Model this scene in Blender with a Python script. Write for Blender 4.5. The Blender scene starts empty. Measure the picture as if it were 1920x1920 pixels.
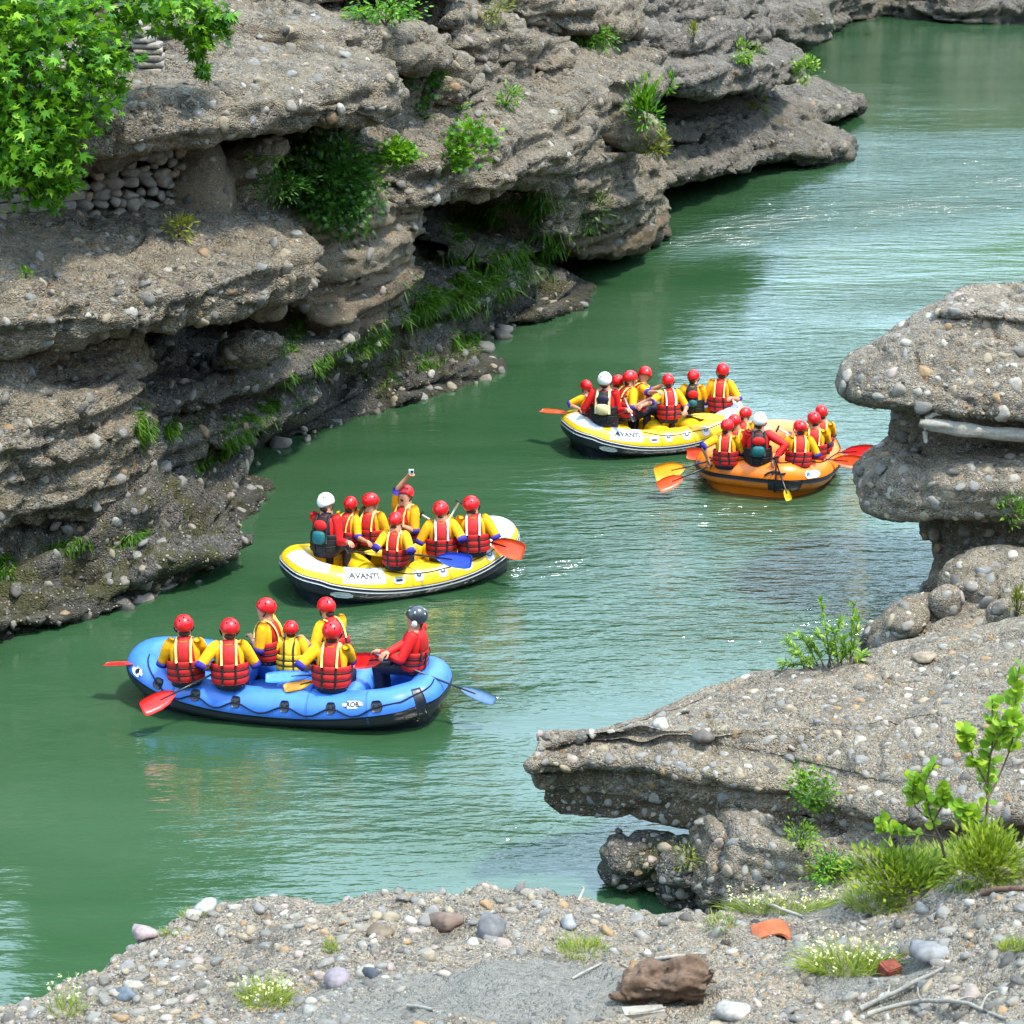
import bpy, bmesh, math, random
import numpy as np
from mathutils import Vector, Matrix, Quaternion
from mathutils.bvhtree import BVHTree

random.seed(7)
RNG = np.random.default_rng(7)
scene = bpy.context.scene
COL = scene.collection

# ------------------------------------------------------------------ camera, sky, sun, exposure
CAM_H, PITCH, FPX, RES = 11.8, math.radians(18.8), 4000.0, 1920.0
cam_data = bpy.data.cameras.new('camera')
cam_data.sensor_width = 36.0
cam_data.lens = FPX / RES * 36.0
cam_data.clip_start = 0.1
cam_data.clip_end = 3000
cam_data.dof.use_dof = True
cam_data.dof.focus_distance = 31.0
cam_data.dof.aperture_fstop = 4.5
cam = bpy.data.objects.new('camera', cam_data)
COL.objects.link(cam)
cam.location = (0, 0, CAM_H)
cam.rotation_euler = (math.pi / 2 - PITCH, 0, 0)
scene.camera = cam

SUN_EL, SUN_AZ = math.radians(66), math.radians(118)     # azimuth from +Y towards +X
world = bpy.data.worlds.new('World')
scene.world = world
world.use_nodes = True
wn = world.node_tree
wn.nodes.clear()
sky = wn.nodes.new('ShaderNodeTexSky')
sky.sky_type = 'NISHITA'
sky.sun_disc = False
sky.sun_elevation = SUN_EL
sky.sun_rotation = SUN_AZ
sky.air_density = 1.0
sky.dust_density = 2.5
sky.ozone_density = 1.0
bg = wn.nodes.new('ShaderNodeBackground')
bg.inputs['Strength'].default_value = 0.105
wo = wn.nodes.new('ShaderNodeOutputWorld')
# broken bright cloud over the blue
tc = wn.nodes.new('ShaderNodeTexCoord')
cm_ = wn.nodes.new('ShaderNodeMapping'); cm_.inputs['Scale'].default_value = (1, 1, 2.2)
wn.links.new(tc.outputs['Generated'], cm_.inputs['Vector'])
cn = wn.nodes.new('ShaderNodeTexNoise'); cn.inputs['Scale'].default_value = 2.2; cn.inputs['Detail'].default_value = 7; cn.inputs['Roughness'].default_value = .58
wn.links.new(cm_.outputs[0], cn.inputs['Vector'])
cr = wn.nodes.new('ShaderNodeValToRGB'); cr.color_ramp.elements[0].position = .24; cr.color_ramp.elements[1].position = .46
wn.links.new(cn.outputs[0], cr.inputs[0])
cmix = wn.nodes.new('ShaderNodeMix'); cmix.data_type = 'RGBA'
wn.links.new(cr.outputs[0], cmix.inputs[0]); wn.links.new(sky.outputs[0], cmix.inputs[6]); cmix.inputs[7].default_value = (12.6, 17.4, 22.6, 1)
wn.links.new(cmix.outputs[2], bg.inputs['Color'])
wn.links.new(bg.outputs[0], wo.inputs['Surface'])

sun_data = bpy.data.lights.new('sun', 'SUN')
sun_data.energy = 4.8
sun_data.angle = math.radians(6)
sun_data.color = (1.0, 0.93, 0.80)
sun = bpy.data.objects.new('sun', sun_data)
COL.objects.link(sun)
sdir = Vector((math.sin(SUN_AZ) * math.cos(SUN_EL), math.cos(SUN_AZ) * math.cos(SUN_EL), math.sin(SUN_EL)))
sun.rotation_euler = sdir.to_track_quat('Z', 'Y').to_euler()
sun.location = sdir * 60

scene.view_settings.view_transform = 'Standard'
scene.view_settings.look = 'None'
scene.view_settings.gamma = 1.0
scene.view_settings.use_curve_mapping = False
scene.view_settings.exposure = 0.62
scene.render.engine = 'CYCLES'
scene.cycles.max_bounces = 6
scene.cycles.diffuse_bounces = 2
scene.cycles.caustics_reflective = False
scene.cycles.caustics_refractive = False

# ------------------------------------------------------------------ survey helpers: measured picture point -> place in the world
CP, SP = math.cos(PITCH), math.sin(PITCH)
def ray(px, py):
    dx, dy = (px - 960) / FPX, -(py - 960) / FPX
    return np.array((dx, CP + dy * SP, -SP + dy * CP))
def W(px, py, z=0.0):
    d = ray(px, py)
    return np.array((0, 0, CAM_H)) + d * ((z - CAM_H) / d[2])
def P(px, py, Y):
    d = ray(px, py)
    return np.array((0, 0, CAM_H)) + d * (Y / d[1])

# ------------------------------------------------------------------ object helpers
def link(name, mesh, mat=None, parent=None):
    o = bpy.data.objects.new(name, mesh)
    COL.objects.link(o)
    if mat is not None:
        mesh.materials.clear()
        mesh.materials.append(mat)
    if parent is not None:
        o.parent = parent
    return o
def tag(o, label=None, cat=None, group=None, kind=None):
    if label: o['label'] = label
    if cat: o['category'] = cat
    if group: o['group'] = group
    if kind: o['kind'] = kind
    return o
def empty(name, loc, rz=0.0):
    o = bpy.data.objects.new(name, None)
    COL.objects.link(o)
    o.location = loc
    o.rotation_euler = (0, 0, rz)
    o.empty_display_size = 0.2
    return o
def mesh_np(name, v, f, smooth=True):
    """v (n,3); f (m,k) array or list of lists."""
    me = bpy.data.meshes.new(name)
    v = np.asarray(v, dtype=np.float32)
    if isinstance(f, np.ndarray):
        m, k = f.shape
        me.vertices.add(len(v)); me.vertices.foreach_set('co', v.ravel())
        me.loops.add(m * k); me.loops.foreach_set('vertex_index', f.astype(np.int32).ravel())
        me.polygons.add(m)
        me.polygons.foreach_set('loop_start', np.arange(0, m * k, k, dtype=np.int32))
        me.polygons.foreach_set('loop_total', np.full(m, k, dtype=np.int32))
        me.update(calc_edges=True)
    else:
        me.from_pydata(v.tolist(), [], f)
    if smooth:
        me.polygons.foreach_set('use_smooth', np.ones(len(me.polygons), dtype=bool))
    me.update()
    return me
class MB:
    """collects shells into one mesh"""
    def __init__(self): self.v, self.f, self.n = [], [], 0
    def add(self, v, f):
        self.v.append(np.asarray(v, float)); self.f += [[int(i) + self.n for i in q] for q in f]; self.n += len(v)
        return self
    def build(self, name, mat, parent=None, smooth=True):
        return link(name, mesh_np(name, np.concatenate(self.v), self.f, smooth), mat, parent)

def grid_faces(nu, nv, close_u=False, close_v=False):
    iu = np.arange(nu if close_u else nu - 1); iv = np.arange(nv if close_v else nv - 1)
    a, b = np.meshgrid(iu, iv, indexing='ij')
    a2, b2 = (a + 1) % nu, (b + 1) % nv
    return np.stack([a * nv + b, a2 * nv + b, a2 * nv + b2, a * nv + b2], -1).reshape(-1, 4)

def frame_of(t, up=(0, 0, 1)):
    t = np.asarray(t, float); t = t / (np.linalg.norm(t) + 1e-9)
    u = np.asarray(up, float)
    if abs(t @ u) > 0.97: u = np.array((0, 1.0, 0))
    s = np.cross(t, u); s /= np.linalg.norm(s)
    return t, s, np.cross(s, t)
def tube(path, radii, seg=10, caps=True, up=(0, 0, 1)):
    """lofted round section; radii: number, list, or list of (side, up)"""
    path = np.asarray(path, float); n = len(path)
    if not hasattr(radii, '__len__'): radii = [radii] * n
    V = []
    ang = np.linspace(0, 2 * math.pi, seg, endpoint=False)
    for i in range(n):
        t = path[min(i + 1, n - 1)] - path[max(i - 1, 0)]
        _, s, u = frame_of(t, up)
        r = radii[i]; rs, ru = (r, r) if not hasattr(r, '__len__') else r
        V.append(path[i] + np.outer(np.cos(ang) * rs, s) + np.outer(np.sin(ang) * ru, u))
    V = np.concatenate(V)
    F = grid_faces(n, seg, False, True).tolist()
    if caps:
        F.append(list(range(seg))[::-1]); F.append(list(range((n - 1) * seg, n * seg)))
    return V, F
def limb(a, b, ra, rb, seg=10, round_ends=True, mid=None):
    a, b = np.asarray(a, float), np.asarray(b, float); d = b - a; L = np.linalg.norm(d); d = d / L
    pts, rad = [], []
    if round_ends:
        for k in (0.15, 0.6): pts.append(a - d * ra * (1 - k) * 0.9); rad.append(ra * math.sqrt(1 - (1 - k) ** 2))
    for t in (0, .33, .66, 1):
        pts.append(a + d * L * t); r = ra + (rb - ra) * t
        if mid and 0 < t < 1: r *= mid
        rad.append(r)
    if round_ends:
        for k in (0.6, 0.15): pts.append(b + d * rb * (1 - k) * 0.9); rad.append(rb * math.sqrt(1 - (1 - k) ** 2))
    return tube(pts, rad, seg)
def box(c, size, R=None, bevel=0.0):
    x, y, z = np.array(size) / 2.0
    v = np.array([(sx * x, sy * y, sz * z) for sz in (-1, 1) for sy in (-1, 1) for sx in (-1, 1)])
    if R is not None: v = v @ np.array(R).T
    return v + np.array(c), [[0, 2, 3, 1], [4, 5, 7, 6], [0, 1, 5, 4], [2, 6, 7, 3], [0, 4, 6, 2], [1, 3, 7, 5]]
def ellipsoid(c, r, nu=14, nv=8, R=None):
    V = []
    for j in range(nv + 1):
        th = math.pi * j / nv
        for i in range(nu):
            ph = 2 * math.pi * i / nu
            V.append((math.sin(th) * math.cos(ph), math.sin(th) * math.sin(ph), math.cos(th)))
    V = np.array(V) * np.array(r)
    if R is not None: V = V @ np.array(R).T
    return V + np.array(c), grid_faces(nv + 1, nu, False, True)[:, ::-1].tolist()
def spline(pts, step=None, n=None, closed=False):
    pts = np.asarray(pts, float)
    m = len(pts); out = []
    K = 24
    for i in range(m if closed else m - 1):
        g = (lambda k: pts[k % m]) if closed else (lambda k: pts[min(max(k, 0), m - 1)])
        p0, p1, p2, p3 = g(i - 1), g(i), g(i + 1), g(i + 2)
        for t in np.linspace(0, 1, K, endpoint=False):
            out.append(.5 * ((2 * p1) + (p2 - p0) * t + (2 * p0 - 5 * p1 + 4 * p2 - p3) * t * t + (3 * p1 - p0 - 3 * p2 + p3) * t ** 3))
    out.append(pts[0] if closed else pts[-1])
    out = np.array(out)
    seg = np.linalg.norm(np.diff(out, axis=0), axis=1); s = np.concatenate([[0], np.cumsum(seg)])
    if n is None: n = max(4, int(s[-1] / step) + 1)
    q = np.linspace(0, s[-1], n + (1 if closed else 0))
    if closed: q = q[:-1]
    return np.stack([np.interp(q, s, out[:, k]) for k in range(out.shape[1])], 1)

# ------------------------------------------------------------------ numeric noise
def _hash(ix, iy, iz, seed):
    h = (ix.astype(np.uint32) * np.uint32(374761393) + iy.astype(np.uint32) * np.uint32(668265263)
         + iz.astype(np.uint32) * np.uint32(2147483647) + np.uint32(seed * 974711 + 12345))
    h = (h ^ (h >> np.uint32(13))) * np.uint32(1274126177)
    h = (h ^ (h >> np.uint32(16))) * np.uint32(2246822519)
    h = h ^ (h >> np.uint32(15))
    return h.astype(np.float64) / 4294967295.0
def vnoise(p, seed=0):
    p = np.asarray(p, float); i = np.floor(p).astype(np.int64); f = p - i; f = f * f * f * (f * (f * 6 - 15) + 10)
    r = 0
    for dx in (0, 1):
        wx = f[:, 0] if dx else 1 - f[:, 0]
        for dy in (0, 1):
            wy = f[:, 1] if dy else 1 - f[:, 1]
            for dz in (0, 1):
                wz = f[:, 2] if dz else 1 - f[:, 2]
                r = r + wx * wy * wz * _hash(i[:, 0] + dx, i[:, 1] + dy, i[:, 2] + dz, seed)
    return r * 2 - 1
def fbm(p, octv=4, seed=0, gain=.5):
    a, r, tot = 1.0, 0, 0
    for o in range(octv):
        r = r + a * vnoise(p * (2.03 ** o) + o * 17.3, seed + o); tot += a; a *= gain
    return r / tot
def worley(p, seed=0):
    i = np.floor(p).astype(np.int64); best = np.full(len(p), 9.0); cid = np.zeros(len(p))
    for dx in (-1, 0, 1):
        for dy in (-1, 0, 1):
            for dz in (-1, 0, 1):
                a, b, c = i[:, 0] + dx, i[:, 1] + dy, i[:, 2] + dz
                h1 = _hash(a, b, c, seed)
                d = (a + h1 - p[:, 0]) ** 2 + (b + _hash(a, b, c, seed + 1) - p[:, 1]) ** 2 + (c + _hash(a, b, c, seed + 2) - p[:, 2]) ** 2
                m = d < best; best = np.where(m, d, best); cid = np.where(m, h1, cid)
    return np.sqrt(best), cid

# ------------------------------------------------------------------ materials
class NT:
    def __init__(self, name):
        self.m = bpy.data.materials.new(name); self.m.use_nodes = True
        self.t = self.m.node_tree; self.t.nodes.clear()
        self.out = self.t.nodes.new('ShaderNodeOutputMaterial')
    def n(self, typ, props=None, **inp):
        nd = self.t.nodes.new(typ)
        for k, v in (props or {}).items(): setattr(nd, k, v)
        for k, v in inp.items(): self.set(nd, k, v)
        return nd
    def set(self, nd, k, v):
        k = int(k[1:]) if (k[0] == 'i' and k[1:].isdigit()) else k.replace('__', ' ')
        s = nd.inputs[k]
        if hasattr(v, 'links') or isinstance(v, bpy.types.NodeSocket): self.t.links.new(v, s)
        elif isinstance(v, bpy.types.Node): self.t.links.new(v.outputs[0], s)
        else: s.default_value = v
    def math(self, op, a, b=0.0, c=None, clamp=False):
        nd = self.n('ShaderNodeMath', {'operation': op, 'use_clamp': clamp}, i0=a, i1=b)
        if c is not None: self.set(nd, 'i2', c)
        return nd.outputs[0]
    def ramp(self, fac, stops, interp='LINEAR'):
        nd = self.n('ShaderNodeValToRGB'); cr = nd.color_ramp; cr.interpolation = interp
        while len(cr.elements) < len(stops): cr.elements.new(0.5)
        for e, (p, c) in zip(cr.elements, stops):
            e.position = p; e.color = (c[0], c[1], c[2], 1) if hasattr(c, '__len__') else (c, c, c, 1)
        self.t.links.new(fac, nd.inputs[0]); return nd.outputs[0]
    def mix(self, fac, a, b, blend='MIX'):
        nd = self.n('ShaderNodeMix', {'data_type': 'RGBA', 'blend_type': blend})
        for i, v in ((0, fac), (6, a), (7, b)):
            if isinstance(v, bpy.types.NodeSocket): self.t.links.new(v, nd.inputs[i])
            else: nd.inputs[i].default_value = v if i == 0 or len(v) == 4 else (*v, 1)
        return nd.outputs[2]
    def noise(self, vec, scale, detail=4, rough=.55):
        return self.n('ShaderNodeTexNoise', None, Vector=vec, Scale=scale, Detail=detail, Roughness=rough).outputs[0]
    def bsdf(self, **k):
        b = self.n('ShaderNodeBsdfPrincipled', None, **k)
        self.t.links.new(b.outputs[0], self.out.inputs[0]); return b
def rgb(h):
    h = h.lstrip('#'); c = [int(h[i:i + 2], 16) / 255 for i in (0, 2, 4)]
    return tuple(x / 12.92 if x <= .04045 else ((x + .055) / 1.055) ** 2.4 for x in c)

PEBBLE = [(0.0, (.07, .07, .075)), (.12, (.19, .19, .19)), (.26, (.30, .28, .25)), (.38, (.25, .255, .265)), (.5, (.40, .33, .23)),
          (.6, (.30, .30, .29)), (.7, (.46, .43, .39)), (.79, (.40, .24, .11)), (.85, (.19, .205, .225)), (.91, (.44, .35, .33)), (.965, (.60, .58, .54))]
def rock_material(name, tint=(1, 1, 1), pscale=8.0, base=((.20, .185, .165), (.33, .30, .25)), moss=0.5, brown=0.35, pebbles=.75, waterline=True, bump=1.0, bands=1.0):
    N = NT(name)
    pos = N.n('ShaderNodeNewGeometry').outputs['Position']
    mp = N.n('ShaderNodeMapping', None, Vector=pos, Scale=(1, 1, 1.35)).outputs[0]
    warp = N.n('ShaderNodeTexNoise', None, Vector=mp, Scale=pscale * .6, Detail=2.0).outputs['Color']
    wv = N.n('ShaderNodeMix', {'data_type': 'VECTOR', 'blend_type': 'MIX'} if False else {'data_type': 'VECTOR'})
    addv = N.n('ShaderNodeVectorMath', {'operation': 'MULTIPLY_ADD'}, i0=warp, i1=(.09, .09, .09), i2=mp).outputs[0]
    v1 = N.n('ShaderNodeTexVoronoi', None, Vector=addv, Scale=pscale, Randomness=1.0)
    v2 = N.n('ShaderNodeTexVoronoi', None, Vector=addv, Scale=pscale * 2.7, Randomness=1.0)
    v3 = N.n('ShaderNodeTexVoronoi', None, Vector=addv, Scale=pscale * 7, Randomness=1.0)
    big = N.noise(pos, .45, 5, .6)
    mid = N.noise(pos, 2.2, 6, .65)
    fine = N.noise(pos, 26, 5, .7)
    ground = N.ramp(mid, [(.3, base[0]), (.68, base[1])])
    ground = N.mix(N.ramp(big, [(.42, 0.0), (.62, brown)]), ground, (.30, .20, .115))
    bz = N.n('ShaderNodeMapping', None, Vector=pos, Scale=(.22, .22, 1.9)).outputs[0]
    band = N.noise(bz, 1.5, 4, .6)
    grit = N.ramp(band, [(.40, .80 - .55 * bands), (.58, .80)])
    dens = N.ramp(band, [(.38, 1 - .85 * bands), (.56, 1.0)])
    ground = N.mix(N.ramp(band, [(.44, .5 * bands), (.56, 0.0)]), ground, (.36, .315, .24))
    # fine grit: each small cell its own tone
    s3 = N.n('ShaderNodeSeparateColor', None, Color=v3.outputs['Color'])
    ground = N.mix(grit, ground, N.ramp(s3.outputs[0], PEBBLE, 'CONSTANT'))
    s2 = N.n('ShaderNodeSeparateColor', None, Color=v2.outputs['Color'])
    m2 = N.math('MULTIPLY', N.ramp(v2.outputs['Distance'], [(.36, 1.0), (.46, 0.0)]), N.ramp(s2.outputs[1], [(.30, 0.0), (.34, pebbles)]))
    m2 = N.math('MULTIPLY', m2, dens)
    c = N.mix(m2, ground, N.ramp(s2.outputs[0], PEBBLE, 'CONSTANT'))
    s1 = N.n('ShaderNodeSeparateColor', None, Color=v1.outputs['Color'])
    m1 = N.math('MULTIPLY', N.ramp(v1.outputs['Distance'], [(.33, 1.0), (.42, 0.0)]), N.ramp(s1.outputs[1], [(.52, 0.0), (.55, pebbles)]))
    m1 = N.math('MULTIPLY', m1, dens)
    c = N.mix(m1, c, N.ramp(s1.outputs[0], PEBBLE, 'CONSTANT'))
    c = N.mix(1.0, c, tuple(t * .42 for t in tint), 'MULTIPLY')
    # weathering: lichen-grey and dark streak stains with their own shapes
    st = N.noise(N.n('ShaderNodeMapping', None, Vector=pos, Scale=(1.6, 1.6, .35)).outputs[0], 1.3, 5, .65)
    c = N.mix(N.ramp(st, [(.50, 0.0), (.68, .72)]), c, (.055, .052, .047))
    c = N.mix(N.ramp(N.noise(pos, .9, 4, .6), [(.50, 0.0), (.72, .55)]), c, N.mix(.5, c, (.36, .31, .22)))
    if moss > 0:
        zz = N.n('ShaderNodeSeparateXYZ', None, Vector=pos).outputs[2]
        mn = N.noise(pos, 1.1, 6, .7)
        low = N.n('ShaderNodeMapRange', None, Value=zz, i1=0.2, i2=4.5, i3=.13, i4=-.03).outputs[0]
        mm = N.ramp(N.math('ADD', mn, low), [(.60, 0.0), (.70, moss)])
        c = N.mix(mm, c, N.mix(fine, (.035, .05, .010), (.10, .085, .02)))
    rough = .88
    if waterline:
        zz = N.n('ShaderNodeSeparateXYZ', None, Vector=pos).outputs[2]
        wl = N.n('ShaderNodeMapRange', None, Value=N.math('ADD', zz, N.math('MULTIPLY', mid, -.35)), i1=-.05, i2=.22, i3=1.0, i4=0.0).outputs[0]
        c = N.mix(N.math('MULTIPLY', wl, .7), c, (.035, .033, .025))
    h = N.math('ADD', N.math('MULTIPLY', N.math('MULTIPLY', m1, N.math('SUBTRACT', .5, v1.outputs['Distance'])), 1.3),
               N.math('MULTIPLY', N.math('MULTIPLY', m2, N.math('SUBTRACT', .5, v2.outputs['Distance'])), .7))
    h = N.math('ADD', h, N.math('MULTIPLY', fine, .22))
    h = N.math('ADD', h, N.math('MULTIPLY', N.math('SUBTRACT', .5, v3.outputs['Distance']), .18))
    h = N.math('ADD', h, N.math('MULTIPLY', mid, .5))
    b = N.n('ShaderNodeBump', None, Strength=1.0, Distance=.14 * bump * 8 / pscale, Height=h)
    N.bsdf(Base__Color=c, Roughness=rough, Normal=b.outputs[0], **{'Specular__IOR__Level': .25})
    return N.m
def stone_material(name, island, gain=1.0):
    N = NT(name)
    r = N.n('ShaderNodeNewGeometry').outputs['Random Per Island'] if island else N.n('ShaderNodeObjectInfo').outputs['Random']
    pos = N.n('ShaderNodeNewGeometry').outputs['Position']
    c = N.ramp(r, PEBBLE, 'CONSTANT')
    nz = N.noise(pos, 14, 5, .65)
    c = N.mix(N.ramp(nz, [(.35, .65), (.65, .15)]), c, (.18, .16, .13))
    c = N.mix(1.0, c, (gain, gain * .98, gain * .94), 'MULTIPLY')
    veins = N.noise(N.n('ShaderNodeMapping', None, Vector=pos, Scale=(3, 3, 14)).outputs[0], 5, 3, .5)
    c = N.mix(N.ramp(veins, [(.62, 0.0), (.68, .35)]), c, (.5, .47, .43))
    b = N.n('ShaderNodeBump', None, Strength=.5, Distance=.02, Height=N.noise(pos, 30, 4, .6))
    N.bsdf(Base__Color=c, Roughness=.75, Normal=b.outputs[0], **{'Specular__IOR__Level': .3})
    return N.m
def plain(name, col, rough=.5, spec=.5, var=.12, scale=18, bump=.0, bscale=40, coat=0.0):
    N = NT(name)
    pos = N.n('ShaderNodeTexCoord').outputs['Object']
    nz = N.noise(pos, scale, 4, .6)
    dark = tuple(x * (1 - var) for x in col); lite = tuple(min(1, x * (1 + var * .7)) for x in col)
    c = N.ramp(nz, [(.35, dark), (.65, lite)])
    k = dict(Base__Color=c, Roughness=rough, Specular__IOR__Level=spec)
    if coat: k['Coat__Weight'] = coat; k['Coat__Roughness'] = .12
    if bump: k['Normal'] = N.n('ShaderNodeBump', None, Strength=.6, Distance=bump, Height=N.noise(pos, bscale, 3, .6)).outputs[0]
    N.bsdf(**k)
    return N.m
def leaf_material(name, dark, mid, light, trans=.35, island=True):
    N = NT(name)
    r = N.n('ShaderNodeNewGeometry').outputs['Random Per Island'] if island else N.n('ShaderNodeObjectInfo').outputs['Random']
    c = N.ramp(r, [(0, dark), (.55, mid), (1, light)])
    p = N.n('ShaderNodeBsdfPrincipled', None, Base__Color=c, Roughness=.5, Specular__IOR__Level=.3)
    t = N.n('ShaderNodeBsdfTranslucent', None, Color=N.mix(.4, c, light))
    mx = N.n('ShaderNodeMixShader', None, Fac=trans)
    N.t.links.new(p.outputs[0], mx.inputs[1]); N.t.links.new(t.outputs[0], mx.inputs[2])
    N.t.links.new(mx.outputs[0], N.out.inputs[0])
    return N.m

M = {}
M['rock'] = rock_material('conglomerate', tint=(1.66, 1.53, 1.29), pscale=4.6, brown=.6, bands=.55, moss=.7, bump=1.2)
M['rock_pale'] = rock_material('pale_mudstone', tint=(1.5, 1.38, 1.14), base=((.25, .225, .185), (.40, .355, .285)), pebbles=.3, moss=.35, brown=.25)
M['rock_far'] = rock_material('far_conglomerate', pscale=3.6, bands=.6, tint=(1.30, 1.25, 1.20), moss=.4, brown=.3)
M['rock_low'] = rock_material('river_washed_conglomerate', pscale=5.5, bands=.3, bump=1.4, tint=(.95, .96, .95), moss=.8, brown=.25)
M['rock_near'] = rock_material('coarse_conglomerate', tint=(1.78, 1.62, 1.38), pscale=8, moss=.12, brown=.3, bands=.3)
M['rock_rust'] = rock_material('rusty_conglomerate', tint=(1.0, .88, .72), base=((.2, .13, .07), (.32, .22, .13)), moss=.2, brown=.8, pscale=9)
M['gravel'] = rock_material('gravel', tint=(1.18, 1.12, 1.04), pscale=11, moss=.1, brown=.2, pebbles=.9, base=((.25, .235, .2), (.38, .35, .30)))
M['stone'] = stone_material('river_stone', False, .62)
M['stone_mass'] = stone_material('river_stone_mass', True, .62)
M['stone_bank'] = stone_material('dry_bank_stone', False, .74)
M['stone_bank_mass'] = stone_material('dry_bank_stone_mass', True, .74)
# ------------------------------------------------------------------ rock geometry
ROCKS = []            # (vertices, quads) for placing plants and stones on the rock
def grid_normals(V, nu, nv):
    G = V.reshape(nu, nv, 3)
    n = np.cross(np.gradient(G, axis=0), np.gradient(G, axis=1)).reshape(-1, 3)
    return n / (np.linalg.norm(n, axis=1, keepdims=True) + 1e-9)
def rough_up(V, n, amp=1.0, fine=1.0, strata=1.0, coarse=False):
    d = fbm(V / 1.7, 3, 1) * .30
    d = d + (.5 - np.abs(fbm(V / np.array((1.1, 1.1, .8)), 3, 5))) * .15 - .05
    d = d - .15 * np.clip(1 - np.abs(vnoise(V / np.array((.9, .9, 1.6)) + fbm(V / .5, 2, 77)[:, None] * .4, 7)) * 7, 0, 1)      # joints
    strata = strata * (1 - .85 * n[:, 2] ** 2)
    q = V / np.array((2.6, 2.6, .27)); q[:, 2] += fbm(V / 3.5, 2, 8) * 1.6
    d = d + np.tanh(vnoise(q, 9) * 4.5) * .085 * strata
    q2 = V / np.array((.7, .7, .085)); q2[:, 2] += fbm(V / 1.5, 2, 11) * 2.2
    d = d + np.tanh(vnoise(q2, 12) * 4) * .034 * strata
    d = d + (.35 - np.abs(fbm(V / .30, 3, 15))) * .07 * fine
    w, c = worley(V / np.array((.34, .34, .26)), 21)
    d = d + np.where(c > .6, np.clip(.5 - w, -.1, .5) * .10, 0) * fine
    if not coarse:
        w, c = worley(V / .15, 31)
        d = d + np.clip(.45 - w, -.2, .5) * .06 * fine
    return V + n * (d * amp)[:, None]
def add_rock(name, V, F, mat, parent=None):
    o = link(name, mesh_np(name, V, F), mat, parent)
    ROCKS.append((V, F))
    return o
def slab(name, nose, th, B, ts=.25, us=.25, mat='rock', back=(-.8, .6), res=.06, amp=1.0, parent=None, fine=1.0, nose_r=.55, ends=.7, strata=1.0):
    """a bed of rock: its rounded nose follows the measured line, the bed runs back into the cliff"""
    L = spline([P(*q) for q in nose], step=res)
    n = len(L)
    bd = np.array((back[0], back[1], 0.0)); bd /= np.linalg.norm(bd)
    r = th * nose_r
    K = max(8, int(B / res)); Kn = max(10, int(th * 1.7 / res))
    cs = []
    for t in np.linspace(1, 0, K, endpoint=False): b = r + (B - r) * t; cs.append((b, th / 2 + ts * (b - r), 0))
    for a in np.linspace(math.pi / 2, -math.pi / 2, Kn):
        sa, ca = math.sin(a), math.cos(a)
        cs.append((r * (1 - abs(ca) ** .75), th / 2 * math.copysign(abs(sa) ** .9, sa), 0))
    for t in np.linspace(0, 1, max(5, K // 3))[1:]: b = r + (B - r) * t; cs.append((b, -th / 2 - us * (b - r), 0))
    cs = np.array(cs)
    s = np.concatenate([[0], np.cumsum(np.linalg.norm(np.diff(L, axis=0), axis=1))])
    e = min(ends, s[-1] * .3)
    k = np.clip(np.minimum(s, s[-1] - s) / e, 0, 1); k = np.sqrt(1 - (1 - k) ** 2) * .85 + .15
    V = L[:, None, :] + bd[None, None, :] * (cs[:, 0][None, :, None] + ((1 - k) * r)[:, None, None])
    V = V + np.array((0, 0, 1.0))[None, None, :] * (cs[:, 1][None, :] * np.where(np.abs(cs[:, 1]) < th, k[:, None], 1))[:, :, None]
    V = V.reshape(-1, 3)
    nr = grid_normals(V, n, len(cs))
    # outward = away from the back direction on the nose
    mid = nr.reshape(n, len(cs), 3)[n // 2, K + Kn // 2]
    F = grid_faces(n, len(cs))
    if mid @ bd > 0: nr = -nr
    else: F = F[:, ::-1]
    F = F[:, ::-1]
    V = rough_up(V, nr, amp, fine, strata, coarse=res > .1)
    return add_rock(name, V, F, M[mat], parent)
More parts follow.
